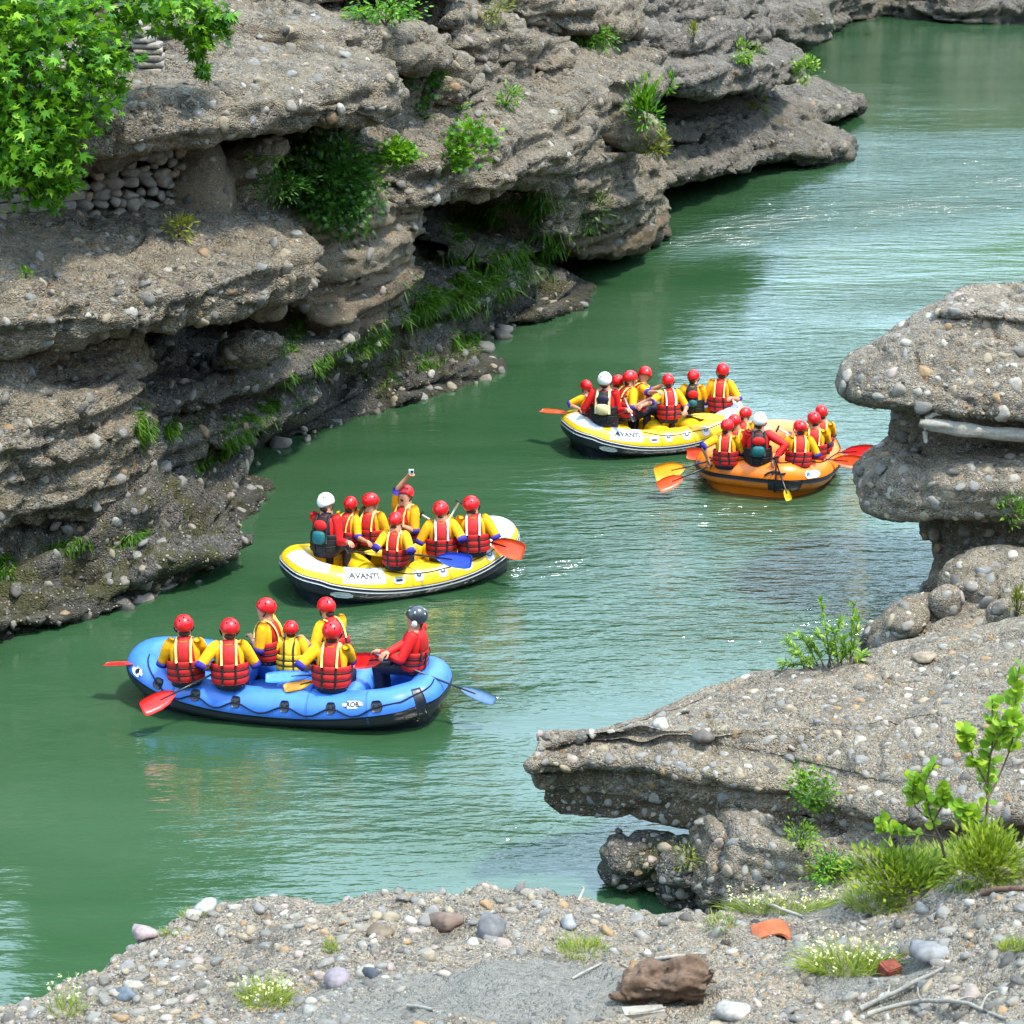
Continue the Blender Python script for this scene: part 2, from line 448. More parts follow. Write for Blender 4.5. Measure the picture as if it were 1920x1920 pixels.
def plan_slab(name, poly, prof, mat='rock_near', res=.06, amp=.6, parent=None, fine=1.0, strata=.7, centre=None, cap=.35, spine=None):
    """a cap of rock from its outline seen from above (x,y,z) and a list of (inset, height)"""
    L = spline(poly, step=res, closed=True); n = len(L)
    c = L.mean(0) if centre is None else np.array(centre, float)
    R = np.linalg.norm((L - c)[:, :2], axis=1).mean()
    pr = spline([(a, b, 0) for a, b in prof], step=res * 1.1)[:, :2]
    dead = np.where(pr[:, 0] > R - .03)[0]           # rings that have shrunk to nothing: keep one
    if len(dead) > 1: pr = pr[dead[-1]:]
    V = []
    tg = np.roll(L, -3, 0) - np.roll(L, 3, 0); inn = np.stack([-tg[:, 1], tg[:, 0], np.zeros(n)], 1); inn /= np.linalg.norm(inn, axis=1, keepdims=True) + 1e-9
    if ((c - L) * inn).sum() < 0: inn = -inn
    A_ = np.c_[L[:, :2], np.ones(n)]; pf = np.linalg.lstsq(A_, L[:, 2], rcond=None)[0]; rs_ = L[:, 2] - A_ @ pf
    for ins, h in pr:                            # step in along the outline's normal first, then shrink towards the middle
        k = max(0.0, 1 - max(0, ins - cap) / (R - cap))
        cc_ = c
        if spine is not None:
            s0_, s1_ = np.array(spine[0][:2]), np.array(spine[1][:2]); dv = s1_ - s0_; tt = np.clip(((L[:, :2] - s0_) @ dv) / (dv @ dv), 0, 1); cc_ = np.c_[s0_ + tt[:, None] * dv, spine[0][2] + tt * (spine[1][2] - spine[0][2])]
        q = cc_ + (L + inn * min(ins, cap) - cc_) * k
        if spine is None: q[:, 2] = np.c_[q[:, :2], np.ones(n)] @ pf + rs_ * k
        V.append(q + np.array((0, 0, h)))
    V = np.concatenate(V)
    m = len(pr)
    G = V.reshape(m, n, 3)
    gu = np.gradient(G, axis=0); gv = (np.roll(G, -1, 1) - np.roll(G, 1, 1)) / 2
    nr = np.cross(gv, gu).reshape(-1, 3); ln_ = np.linalg.norm(nr, axis=1, keepdims=True)
    flip = np.sign(nr[:, 2].reshape(m, n)[: m // 3].sum()) or 1.0
    nr = np.where(ln_ < 1e-7, np.array((0, 0, flip)), nr / (ln_ + 1e-12))
    out = (G - c).reshape(-1, 3)
    ring = nr.reshape(m, n, 3)[np.argmin(pr[:, 0])]; o2 = G[np.argmin(pr[:, 0])] - c
    F = grid_faces(m, n, False, True)
    if (ring * o2)[:, :2].sum() < 0: nr = -nr; F = F[:, ::-1]
    F = F[:, ::-1]
    V = rough_up(V, nr, amp, fine, strata)
    return add_rock(name, V, F, M[mat], parent)
def boulder(name, c, r, mat='rock', amp=.5, nu=60, nv=36, parent=None, yaw=0.0, tilt=0.0):
    R = np.array((Matrix.Rotation(yaw, 3, 'Z') @ Matrix.Rotation(tilt, 3, 'Y')))
    V, F = ellipsoid((0, 0, 0), (1, 1, 1), nu, nv)
    n = V.copy(); V = np.sign(V) * np.abs(V) ** .82 * np.array(r)
    V = V @ R.T + np.array(c); n = n @ R.T
    V = rough_up(V, n, amp)
    return add_rock(name, V, np.array(F), M[mat], parent)

# ------------------------------------------------------------------ the cliff on the far bank
cliff_line = spline([(-30, 22, 0), (-14, 27, 0), (-10, 32, 0), (-8.2, 36.5, 0), (-7.0, 41, 0), (-5, 45.5, 0), (-2.4, 50, 0), (-.6, 54, 0), (.6, 58.5, 0),
                     (2, 65, 0), (5, 72, 0), (8.0, 80, 0), (10, 90, 0), (10.5, 100, 0), (13, 114, 0), (20, 122, 0), (32, 123, 0), (48, 118, 0)], step=.3)
hs = np.concatenate([np.linspace(-2, 9.5, 40), np.linspace(9.7, 13, 16)])
lean = np.where(hs < 9.5, np.clip(hs, 0, 99) * .22, 2.1 + (hs - 9.5) * 9)
T = np.gradient(cliff_line, axis=0); T /= np.linalg.norm(T, axis=1, keepdims=True)
bk = np.stack([-T[:, 1], T[:, 0], np.zeros(len(T))], 1)
V = cliff_line[:, None, :] + bk[:, None, :] * lean[None, :, None] + np.array((0, 0, 1.0)) * hs[None, :, None]
V = V.reshape(-1, 3)
nr = grid_normals(V, len(cliff_line), len(hs))
V = rough_up(V, nr * np.sign((nr * -np.repeat(bk, len(hs), 0)).sum(1, keepdims=True)), 1.6, coarse=True)
cliff = add_rock('cliff', V, grid_faces(len(cliff_line), len(hs)), M['rock'])
tag(cliff, 'grey layered conglomerate cliff along the far side of the river', kind='structure')
def ledge(nose, th, B, **k):
    k.setdefault('strata', 1.7)
    return slab('rock_ledge', nose, th, B, parent=cliff, **k)

# near left: wet foot, bulge, big ledges
ledge([(-160, 1215, 27.4), (0, 1190, 28.7), (150, 1145, 29.8), (270, 1112, 30.5), (380, 1070, 31.4), (425, 995, 33.2), (468, 935, 34.8), (478, 870, 37.0)], .7, 3.0, ts=.95, mat='rock_low', res=.055, amp=1.25, strata=4, fine=2.4)
ledge([(440, 880, 37.2), (520, 838, 38.4), (600, 800, 39.5), (680, 755, 41.0), (800, 735, 41.9), (912, 690, 43.8), (908, 655, 45.4), (1000, 594, 48.5), (1078, 560, 50.2), (1088, 530, 52.2)], .6, 3.2, ts=.62, mat='rock_low', res=.06, amp=1.25, strata=3.5, fine=2.4)
ledge([(-160, 930, 28.6), (0, 895, 29.8), (120, 880, 30.6), (205, 865, 31.2), (250, 835, 32.0), (262, 800, 33.2), (250, 780, 34.6)], 2.3, 3, ts=.25, us=.5, res=.055, nose_r=.3)
ledge([(-160, 745, 29.6), (0, 715, 30.8), (150, 690, 32.0), (270, 665, 33.0), (300, 640, 34.2)], .8, 5, ts=.2, us=.1, res=.055)
ledge([(-160, 605, 29.0), (-20, 605, 30.0), (100, 595, 30.7), (250, 580, 31.7), (400, 556, 32.8), (520, 530, 33.9), (600, 505, 35.1), (622, 480, 36.6)], .9, 6, ts=.22, us=-.1, res=.055)
ledge([(230, 800, 33.6), (330, 765, 34.4), (450, 728, 35.6), (560, 695, 37.0), (645, 655, 38.6), (690, 600, 40.4)], .5, 4, ts=.02, us=.1, res=.06, mat='rock_low')
ledge([(230, 880, 32.8), (330, 850, 33.8), (440, 815, 35.2), (520, 775, 36.8), (600, 735, 38.5)], .5, 2.6, ts=.3, us=.5, res=.06, mat='rock_low')
ledge([(-160, 490, 32.0), (-20, 480, 32.8), (60, 485, 33.1), (200, 492, 33.8), (330, 492, 34.5), (415, 482, 35.4), (470, 465, 36.6)], .75, 5, ts=.3, us=0, res=.055)
ledge([(370, 455, 35.8), (450, 460, 36.2), (540, 465, 36.9), (600, 450, 38.0), (640, 400, 39.6)], 1.0, 3, ts=.3, us=.2, res=.06, mat='rock_pale')
ledge([(420, 360, 36.8), (480, 370, 37.2), (530, 380, 38.0), (560, 360, 39.0)], .95, 3, ts=.1, us=.2, res=.06, mat='rock_pale')
ledge([(100, 250, 32.0), (180, 245, 32.5), (300, 232, 33.2), (450, 218, 34.2), (600, 208, 35.4), (700, 194, 36.4), (748, 180, 37.4), (762, 160, 39.0)], 1.0, 7, ts=.22, us=-.06, res=.055, nose_r=.8)
ledge([(60, 300, 33.4), (150, 292, 33.9), (240, 280, 34.5), (310, 255, 35.3)], .6, 5, ts=.1, us=.0, res=.06)
ledge([(250, 75, 35.4), (330, 78, 36.4), (450, 84, 37.3), (600, 82, 38.5), (740, 88, 40), (825, 92, 41.4), (852, 78, 42.8)], .95, 8, ts=.16, us=0, res=.06, nose_r=.9)
ledge([(150, -40, 37), (350, -28, 39), (650, -22, 42), (900, -40, 45.5)], .7, 9, ts=.3, us=0, res=.08)
# middle: pale face, brown corner, big bulge over the cave, block with its foot in the water
ledge([(560, 420, 38.0), (640, 425, 38.6), (715, 450, 39.6), (775, 440, 40.9), (795, 400, 42.6)], 2.4, 3, ts=.1, us=.3, res=.06, mat='rock_pale', nose_r=.3)
ledge([(590, 560, 38.0), (680, 575, 39.2), (750, 545, 40.5), (785, 500, 42.2)], 1.3, 3, ts=0, us=.5, res=.06, mat='rock_rust', nose_r=.35)
ledge([(560, 655, 38.2), (640, 655, 39.0), (715, 615, 40.6), (760, 560, 42.6)], .8, 3, ts=0, us=.6, res=.06, mat='rock_low')
ledge([(680, 315, 38.8), (780, 328, 40.2), (900, 315, 42.0), (1010, 293, 44.2), (1095, 256, 46.6), (1138, 210, 49.4)], 1.6, 6, ts=.45, us=-.05, res=.06, nose_r=.5)
ledge([(700, 245, 40.4), (800, 235, 42.2), (880, 212, 44.0), (925, 180, 46)], .6, 3, ts=.25, us=.1, res=.06)
ledge([(740, 190, 41.4), (810, 175, 42.6), (870, 165, 44.0), (910, 140, 46)], .55, 3, ts=.25, us=0, res=.06)
ledge([(860, 60, 44.5), (905, 70, 45.8), (990, 90, 47.8), (1060, 120, 49.8), (1080, 100, 52)], 1.3, 4, ts=.5, us=.3, res=.065, nose_r=.4)
ledge([(880, 150, 45), (950, 160, 46.6), (1050, 172, 48.8), (1150, 168, 51.4), (1232, 158, 54.5), (1245, 130, 58)], 1.0, 4, ts=.45, us=.1, res=.065)
ledge([(900, 0, 47.4), (1000, 10, 49.8), (1090, 30, 52.5), (1180, 40, 56), (1215, 20, 60)], 1.1, 5, ts=.5, us=.4, res=.07)
ledge([(1040, 360, 48.6), (1110, 355, 50.3), (1180, 345, 52.2), (1235, 345, 55), (1248, 320, 59)], 2.6, 3.5, ts=.35, us=.35, res=.065, nose_r=.3)
ledge([(1040, 442, 50.0), (1110, 455, 51.4), (1190, 448, 54), (1258, 425, 57.6), (1262, 405, 60)], .8, 3, ts=.2, us=-.1, res=.065, mat='rock_rust')
ledge([(850, 470, 45.6), (930, 480, 47.2), (1010, 470, 49.4), (1090, 450, 52)], .35, 5, ts=.2, us=.0, res=.065, mat='rock_low')
ledge([(760, 560, 42.8), (850, 570, 44.4), (940, 545, 46.6), (1030, 515, 49.5)], .5, 3, ts=.4, us=.2, res=.065, mat='rock_low')
# far group of ledges
ledge([(1220, 322, 59.4), (1290, 324, 61.8), (1375, 312, 64.4), (1420, 290, 67.4)], .7, 5, ts=.15, us=-.1, res=.08, mat='rock_far')
ledge([(1380, 290, 66.2), (1470, 285, 68.2), (1550, 282, 69.8), (1602, 298, 71.2), (1604, 275, 75)], 1.0, 4, ts=.3, us=.1, res=.08, mat='rock_far')
ledge([(1385, 244, 70.5), (1480, 235, 73.0), (1560, 212, 76.5), (1612, 198, 81), (1608, 182, 85)], .65, 4, ts=.25, us=.1, res=.08, mat='rock_far')
ledge([(1200, 256, 61.5), (1300, 246, 65), (1370, 228, 68.5), (1415, 206, 73)], .55, 5, ts=.0, us=0, res=.08, mat='rock_far')
ledge([(1190, 135, 55.3), (1280, 147, 59.2), (1380, 146, 63.5), (1460, 139, 67.6), (1500, 127, 71.6), (1492, 108, 77)], .95, 7, ts=.2, us=-.12, res=.08, mat='rock_far')
ledge([(1180, 75, 57.6), (1270, 85, 61.2), (1370, 80, 66), (1430, 66, 71), (1440, 50, 77)], .95, 5, ts=.45, us=.2, res=.08, mat='rock_far')
ledge([(1140, 10, 59), (1280, 20, 64), (1390, 22, 70), (1440, 15, 76)], 1.2, 6, ts=.6, us=.3, res=.09, mat='rock_far')
ledge([(1340, 48, 84), (1440, 42, 90), (1530, 32, 99), (1560, 18, 108)], 1.2, 6, ts=.9, us=.3, res=.12, mat='rock_far')
ledge([(1540, 34, 108), (1640, 22, 117), (1700, 30, 116.5), (1790, 42, 113.8), (1880, 36, 114), (2050, 36, 113)], 1.6, 5, ts=1.2, us=.3, amp=2.0, res=.13, mat='rock_far', back=(.1, 1))
for px, py, Y, r in ((1455, 50, 92, 1.1), (1490, 45, 96, 1.3)):
    boulder('boulder', P(px, py, Y), (r * 1.2, r, r * .7), 'rock_far', parent=cliff, nu=60, nv=36, amp=1.3)
boulder('boulder', P(480, 648, 35.4), (.62, .55, .34), 'rock', amp=1.0, parent=cliff, yaw=.5)
boulder('boulder', P(500, 570, 34.9), (.36, .4, .28), 'rock_pale', amp=.3, parent=cliff)
boulder('boulder', P(378, 365, 36.0), (.52, .55, .95), 'rock_pale', amp=.35, parent=cliff)
boulder('boulder', P(1170, 240, 52.2), (1.0, .8, .55), 'rock_pale', amp=.5, parent=cliff, tilt=.3)
boulder('boulder', P(470, 300, 36.9), (.75, .6, .3), 'rock_pale', amp=.4, parent=cliff, tilt=-.4)
boulder('boulder', P(845, 130, 43.2), (.5, .5, .35), 'rock', amp=.4, parent=cliff)
boulder('boulder', P(835, 165, 43.0), (.5, .5, .3), 'rock', amp=.4, parent=cliff)

# ------------------------------------------------------------------ rocks of the near bank
def w3(px, py, z): return tuple(W(px, py, z))
mush = empty('rock_outcrop', W(1800, 1110, 0))
tag(mush, 'undercut mushroom shaped conglomerate rock with a log wedged under its top slab', 'rock outcrop')
def place_children(parent):     # keep world-space geometry under an empty standing at the rock's foot
    for c in parent.children:
        c.matrix_parent_inverse = Matrix.Translation(Vector(parent.location)).inverted()
capz = 3.62
plan_slab('top_slab', [(4.86, 30.5, capz - .14), (5.2, 29.6, capz - .12), (6.0, 29.25, capz - .08), (7.2, 29.1, capz - .15), (8.6, 29.2, capz - .2), (10.2, 29.6, capz), (10.8, 31, capz + .2), (9.5, 32.6, capz + .2), (7.4, 32.9, capz + .1), (5.8, 32.2, capz)],
          [(9, 1.14), (1.9, 1.02), (1.25, .86), (.75, .62), (.3, .30), (.05, .10), (0, -.03), (.05, -.15), (.3, -.26), (1.0, -.36), (1.8, -.32)], parent=mush, amp=.6, res=.05)
plan_slab('neck', [(5.75, 30.9, 2.85), (6.3, 30.4, 2.85), (8.0, 30.2, 2.85), (10.2, 30.2, 2.85), (10.2, 31.8, 2.6), (7.5, 32.1, 2.6), (6, 31.6, 2.6)],
          [(.5, .6), (.1, .4), (.02, 0), (0, -.4), (.1, -.7)], parent=mush, amp=.6)
plan_slab('lower_slab', [(5.2, 30.3, 1.85), (5.6, 29.5, 1.95), (6.4, 29.1, 2.1), (7.4, 28.95, 2.1), (8.8, 28.9, 2.1), (10.2, 29.5, 2.1), (10.4, 31, 2.1), (8.9, 32, 2.1), (6.6, 32.0, 2.1), (5.4, 31.3, 1.95)],
          [(3, .62), (1.3, .58), (.6, .5), (.2, .36), (.02, .1), (0, -.15), (.12, -.36), (.6, -.5), (1.5, -.55)], parent=mush, amp=.7, res=.05)
plan_slab('foot', [(6.25, 30.6, .6), (6.9, 30.1, .6), (8.5, 29.7, .6), (10.3, 29.8, .6), (10.3, 31.6, .6), (8, 31.6, .6), (6.7, 31.3, .6)],
          [(.6, 1.4), (.1, 1.1), (0, .4), (.1, 0), (.05, -.5), (0, -1)], parent=mush, amp=.8)
place_children(mush)

mid = empty('rock_outcrop', W(1800, 1200, 0))
tag(mid, 'low rubbly conglomerate hump between the mushroom rock and the pebbly ledge', 'rock outcrop')
plan_slab('upper_bed', [(6.15, 28.7, .95), (6.6, 28.0, .95), (7.4, 27.5, .95), (8.8, 27.3, 1.1), (10, 28, 1.2), (9.8, 29.6, 1.2), (8.0, 29.7, 1.05), (6.6, 29.4, 1.0)],
          [(2, .5), (.7, .4), (.25, .25), (.03, .05), (0, -.1), (.1, -.25), (.5, -.3)], parent=mid, amp=.6)
plan_slab('lower_bed', [(5.15, 28.4, .35), (5.4, 27.3, .35), (6.2, 26.6, .4), (8.2, 26.4, .5), (9.5, 27.5, .5), (9.4, 29.6, .5), (7.2, 29.9, .4), (5.8, 29.3, .4)],
          [(2.4, .55), (1.3, .45), (.7, .3), (.25, .05), (.03, -.2), (0, -.6), (0, -1)], parent=mid, amp=.9)
for px, py, z, r, mt in ((1705, 1160, .75, (.34, .25, .17), 'rock_pale'), (1775, 1128, .95, (.24, .2, .22), 'rock_near'), (1725, 1175, .6, (.12, .1, .1), 'rock_pale'), (1880, 1150, 1.0, (.25, .2, .2), 'rock_near')):
    boulder('boulder', W(px, py, z), r, mt, amp=.12, nu=30, nv=18, parent=mid, yaw=random.uniform(0, 3), tilt=-.3)
place_children(mid)

led = empty('rock_outcrop', W(1500, 1640, 0))
tag(led, 'long pebbly ledge jutting over the water with rusty underside and dark boulder beneath', 'rock outcrop')
cap_poly = [w3(990, 1432, 1.60), w3(988, 1405, 1.55), w3(1040, 1380, 1.52), w3(1180, 1342, 1.62), w3(1270, 1304, 1.72), w3(1360, 1270, 1.8), w3(1500, 1243, 1.9), w3(1640, 1218, 1.95), w3(1790, 1190, 2.15), w3(2000, 1160, 2.5), w3(2250, 1250, 2.7),
            w3(2250, 1480, 2.6), w3(2000, 1520, 2.3), w3(1800, 1530, 2.0), w3(1640, 1520, 1.75), w3(1520, 1490, 1.62), w3(1400, 1462, 1.6), w3(1250, 1440, 1.6), w3(1110, 1428, 1.6)]
plan_slab('top_bed', cap_poly, [(9, .20), (1.5, .19), (.45, .16), (.16, .10), (.03, .0), (0, -.08), (.07, -.18), (.3, -.26)], parent=led, amp=.42, res=.04, strata=.22, spine=((.75, 21.72, 1.56), (4.6, 21.2, 2.02)))
second = [w3(992, 1455, 1.36), w3(995, 1420, 1.42), w3(1180, 1372, 1.5), w3(1500, 1275, 1.5), w3(1900, 1230, 1.6), w3(2200, 1300, 1.7), w3(2200, 1560, 1.7), w3(1900, 1585, 1.6), w3(1700, 1580, 1.45), w3(1560, 1550, 1.35), w3(1440, 1520, 1.3), w3(1300, 1492, 1.3), w3(1120, 1462, 1.32)]
plan_slab('second_bed', second, [(1, .2), (.35, .17), (.15, .08), (.10, -.04), (.16, -.16), (.4, -.24)], parent=led, amp=.5, res=.04, strata=.35, cap=.11, spine=((.75, 21.72, 1.36), (4.6, 21.2, 1.5)))
rust = [w3(1003, 1490, 1.1), w3(1030, 1450, 1.1), w3(1250, 1400, 1.1), w3(1600, 1320, 1.1), w3(2100, 1400, 1.2), w3(2100, 1620, 1.2), w3(1700, 1640, 1.0), w3(1560, 1620, .98), w3(1440, 1580, .98), w3(1300, 1538, 1.0), w3(1120, 1500, 1.06)]
plan_slab('rusty_bed', rust, [(.8, .3), (.35, .2), (.20, .06), (.24, -.06), (.3, -.16), (1.2, -.3)], mat='rock_rust', parent=led, amp=.5, res=.04, strata=.35, cap=.11, spine=((.75, 21.72, 1.08), (4.6, 21.2, 1.1)))
base = [w3(1290, 1590, .5), w3(1400, 1540, .5), w3(1700, 1500, .5), w3(2100, 1550, .6), w3(2100, 1720, .8), w3(1750, 1720, .8), w3(1560, 1700, .7), w3(1420, 1680, .6), w3(1310, 1640, .5)]
plan_slab('base', base, [(.7, .75), (.2, .6), (.06, .3), (0, 0), (-.1, -.4), (-.15, -1)], mat='rock_near', parent=led, amp=.9, res=.045)
boulder('boulder', W(1200, 1612, .32), (.52, .45, .34), 'rock_low', amp=.5, parent=led, yaw=.2)
boulder('boulder', W(1285, 1640, .3), (.4, .4, .42), 'rock_low', amp=.6, parent=led)
place_children(led)

# ------------------------------------------------------------------ near bank (ground), river bed, river
def bank_z(x, y):
    d = 18.2 - y
    z = 2.0 + .235 * d + .012 * np.maximum(d, 0) ** 2
    z = np.where(d < 0, 2.0 + .1 * d, z)
    k = np.clip((y - 16.6) / 2.2, 0, 1); k = k * k * (3 - 2 * k)
    z = z + .10 * np.maximum(x - 1, 0) * np.clip((17.5 - y) / 4, 0, 1)
    z = z - .30 * np.clip((-1.4 - x) / 2.6, 0, 1)
    rr = np.clip((x - 2.4) / 1.7, 0, 1); z = z + .55 * rr * rr * (3 - 2 * rr)
    return z - 1.15 * k * np.clip((x - .6) / .9, 0, 1)
edge = np.array([(-30, 2), (-9, 7), (-6.2, 12), (-4.5, 14.4), (-4.1, 15.6), (-3.6, 16.7), (-2.9, 17.7), (-1.2, 17.95), (.5, 17.85), (1.15, 18.3), (1.5, 19.2), (2.2, 20.4), (4, 21.2), (8, 23), (9.5, 27), (10.2, 31), (12, 40), (24, 70), (36, 100), (60, 110)])
def bank_side(x, y):
    """signed distance to the bank's edge: positive on land"""
    best = np.full(len(x), 1e9); sg = np.ones(len(x))
    for (ax, ay), (bx, by) in zip(edge[:-1], edge[1:]):
        dx, dy = bx - ax, by - ay; L2 = dx * dx + dy * dy
        t = np.clip(((x - ax) * dx + (y - ay) * dy) / L2, 0, 1)
        qx, qy = x - ax - t * dx, y - ay - t * dy
        d = np.hypot(qx, qy); s = np.sign(dx * (y - ay) - dy * (x - ax))
        m = d < best; best = np.where(m, d, best); sg = np.where(m, -s, sg)
    return best * sg
def bank_height(x, y):
    p0 = np.stack([x, y, np.zeros(len(x))], 1)
    sd = bank_side(x, y) + fbm(p0 / .8, 3, 44) * .22
    k = np.clip((sd + .25) / .55, 0, 1); k = k * k * (3 - 2 * k)
    top = bank_z(x, y) + fbm(p0 / 1.3, 3, 41) * .17 + (.3 - np.abs(fbm(p0 / .55, 3, 42))) * .16 - .12 * np.clip(1 - sd / 1.0, 0, 1)
    top = np.where(y > 22, np.clip((x - 8) * .35, .3, 9) + fbm(p0 / 4, 3, 43) * .5, top)
    return top * k - 1.4 * (1 - k), k, p0
def heightfield(name, xs, ys, fine, mat):
    X, Y = np.meshgrid(xs, ys, indexing='ij'); x, y = X.ravel(), Y.ravel()
    z, k, p0 = bank_height(x, y)
    V = np.stack([x, y, z], 1)
    sand = np.clip((vnoise(p0 / 1.4, 51) + .15 + .9 * np.exp(-((x - .7) / 1.7) ** 2 - ((y - 14.0) / 1.15) ** 2) + .8 * np.exp(-((x - 3.4) / 1.5) ** 2 - ((y - 16.3) / .6) ** 2)) * 2 - .9, 0, 1)
    if fine:
        w, c = worley(V / np.array((.16, .16, .12)), 61)
        V[:, 2] += np.clip(.5 - w, 0, .5) * .11 * (c > .35) * (1 - sand)
        w, c = worley(V / .07, 65)
        V[:, 2] += np.clip(.5 - w, 0, .5) * .045 * (1 - sand)
        V[:, 2] += fbm(p0 / .25, 3, 67) * .02
    F = grid_faces(len(xs), len(ys))
    me = mesh_np(name, V, F)
    at = me.attributes.new('sand', 'FLOAT', 'POINT'); at.data.foreach_set('value', sand.astype(np.float32))
    o = link(name, me, mat)
    ROCKS.append((V, F))
    return o
# gravel with bare sand between
def bank_material():
    N = NT('gravel_and_sand')
    src = rock_material('tmp', tint=(2.1, 1.92, 1.66), pscale=9, moss=0, brown=.2, pebbles=.92, base=((.25, .235, .2), (.38, .35, .30)), waterline=True, bump=1.2, bands=0.0)
    m = src; N2 = NT.__new__(NT); N2.m = m; N2.t = m.node_tree; N2.out = [n for n in m.node_tree.nodes if n.type == 'OUTPUT_MATERIAL'][0]
    b = [n for n in m.node_tree.nodes if n.type == 'BSDF_PRINCIPLED'][0]
    pos = N2.n('ShaderNodeNewGeometry').outputs['Position']
    at = N2.n('ShaderNodeAttribute', {'attribute_name': 'sand'}).outputs['Fac']
    fac = N2.ramp(N2.math('ADD', at, N2.math('MULTIPLY', N2.math('SUBTRACT', N2.noise(pos, 5, 5, .7), .5), .6)), [(.45, 0.0), (.6, 1.0)])
    sandc = N2.ramp(N2.noise(pos, 40, 5, .75), [(.3, (.15, .14, .12)), (.7, (.27, .255, .225))])
    old = b.inputs['Base Color'].links[0].from_socket
    c = N2.mix(fac, old, sandc)
    m.node_tree.links.new(c, b.inputs['Base Color'])
    m.name = 'gravel_and_sand_bank'
    bpy.data.materials.remove(N.m)
    return m
M['bank'] = bank_material()
bank = heightfield('riverbank', np.arange(-5.6, 6.9, .035), np.arange(11.0, 20.6, .035), True, M['bank'])
tag(bank, 'pebble and grey sand bank in front of the river', kind='structure')
outer = heightfield('ground', np.concatenate([np.arange(-30, -5.6, .8), np.arange(-5.6, 12, .25), np.arange(12, 62, 1.5)]), np.concatenate([np.arange(-12, 12.7, .35), np.arange(12.7, 20.5, .25), np.arange(20.5, 112, 1.2)]), False, M['bank'])
for v in (outer.data,):     # keep the coarse sheet clear under the fine one
    co = np.zeros(len(v.vertices) * 3, np.float32); v.vertices.foreach_get('co', co); co = co.reshape(-1, 3)
    inn = (co[:, 0] > -5.65) & (co[:, 0] < 6.9) & (co[:, 1] > 10.95) & (co[:, 1] < 20.6)
    co[inn, 2] -= .35
    v.vertices.foreach_set('co', co.ravel()); v.update()
tag(outer, 'stony ground of the near bank', kind='structure')
bed = link('river_bed', mesh_np('river_bed', [(-400, -300, -2.2), (400, -300, -2.2), (400, 500, -2.2), (-400, 500, -2.2)], np.array([[0, 1, 2, 3]])), M['gravel'])
tag(bed, 'stony river bed under the green water', kind='structure')

# wooded hillside beyond the bend
xs, ys = np.arange(-120, 200, 4.0), np.arange(118, 330, 4.0)
X, Y = np.meshgrid(xs, ys, indexing='ij'); p = np.stack([X.ravel(), Y.ravel(), np.zeros(X.size)], 1)
d = p[:, 1] - 124 - np.maximum(0, 10 - p[:, 0]) * -.05
z = np.clip(d * .42, 0, 34) + fbm(p / 35, 4, 71) * 3.5 * np.clip(d / 25, 0, 1) + np.abs(fbm(p / 8, 3, 73)) * 4 * np.clip(d / 8, 0, 1) + 2 * np.clip(d, 0, 1) - 1
p[:, 2] = z
N = NT('wooded_slope'); pos = N.n('ShaderNodeNewGeometry').outputs['Position']
c = N.ramp(N.noise(pos, .35, 6, .7), [(.3, (.022, .045, .010)), (.5, (.05, .10, .016)), (.7, (.11, .18, .03))])
c = N.mix(N.ramp(N.noise(pos, .06, 3), [(.58, 0.0), (.66, .8)]), c, (.27, .25, .22))
N.bsdf(Base__Color=c, Roughness=.9, Normal=N.n('ShaderNodeBump', None, Strength=1.0, Distance=1.5, Height=N.noise(pos, .6, 5, .7)).outputs[0])
hill = link('hills', mesh_np('hills', p, grid_faces(len(xs), len(ys))), N.m)
tag(hill, 'wooded hillside beyond the bend of the river', kind='structure')

# river: colour of the silty water, with currents that carry more or less ripple
xs, ys = np.arange(-46, 62, .4), np.arange(-8, 126, .4)
X, Y = np.meshgrid(xs, ys, indexing='ij'); x, y = X.ravel(), Y.ravel()
p = np.stack([x, y, np.zeros(len(x))], 1)
rip = np.full(len(x), .09)
def zone(px, py, rx, ry, a, ang=0.0):
    global rip
    c = W(px, py); ca, sa = math.cos(ang), math.sin(ang)
    u, v = (x - c[0]) * ca + (y - c[1]) * sa, -(x - c[0]) * sa + (y - c[1]) * ca
    rip = rip + a * np.exp(-(u / rx) ** 2 - (v / ry) ** 2)
zone(1640, 390, 7.5, 2.6, 2.0, .5); zone(1880, 300, 6, 4, 1.5, .3); zone(1350, 440, 3.5, 1.2, 1.4, .9); zone(1800, 560, 4, 1.2, .8, .2)
zone(1500, 1050, 3.2, 5.0, .85); zone(1150, 1010, 3.0, 2.2, .7); zone(1300, 1230, 2.2, 1.6, .6); zone(1640, 700, 2.2, 4.0, .7)
zone(760, 1480, 2.2, 1.0, .9); zone(1000, 1570, 1.6, .7, 1.1); zone(900, 1320, .7, .35, 1.8, .2); zone(1000, 1065, 1.1, .4, 1.2, .3); zone(560, 1385, .9, .3, .6); zone(560, 1130, 1.4, .8, .4); zone(1500, 700, 2.0, 2.0, .3)
rip = np.clip(1.25 * rip * (1 + .9 * fbm(p / np.array((3.0, 1.6, 1)), 3, 81)), .05, 2.6)
me = mesh_np('river', p, grid_faces(len(xs), len(ys)))
at = me.attributes.new('ripple', 'FLOAT', 'POINT'); at.data.foreach_set('value', rip.astype(np.float32))
N = NT('silty_green_water')
pos = N.n('ShaderNodeNewGeometry').outputs['Position']
rp = N.n('ShaderNodeAttribute', {'attribute_name': 'ripple'}).outputs['Fac']
flow = N.n('ShaderNodeMapping', None, Vector=pos, Rotation=(0, 0, math.radians(-10)), Scale=(.30, 1.0, 1)).outputs[0]
n1 = N.noise(flow, 1.2, 3, .5)
n2 = N.noise(flow, 4.2, 3, .55)
n3 = N.noise(flow, 13, 3, .55)
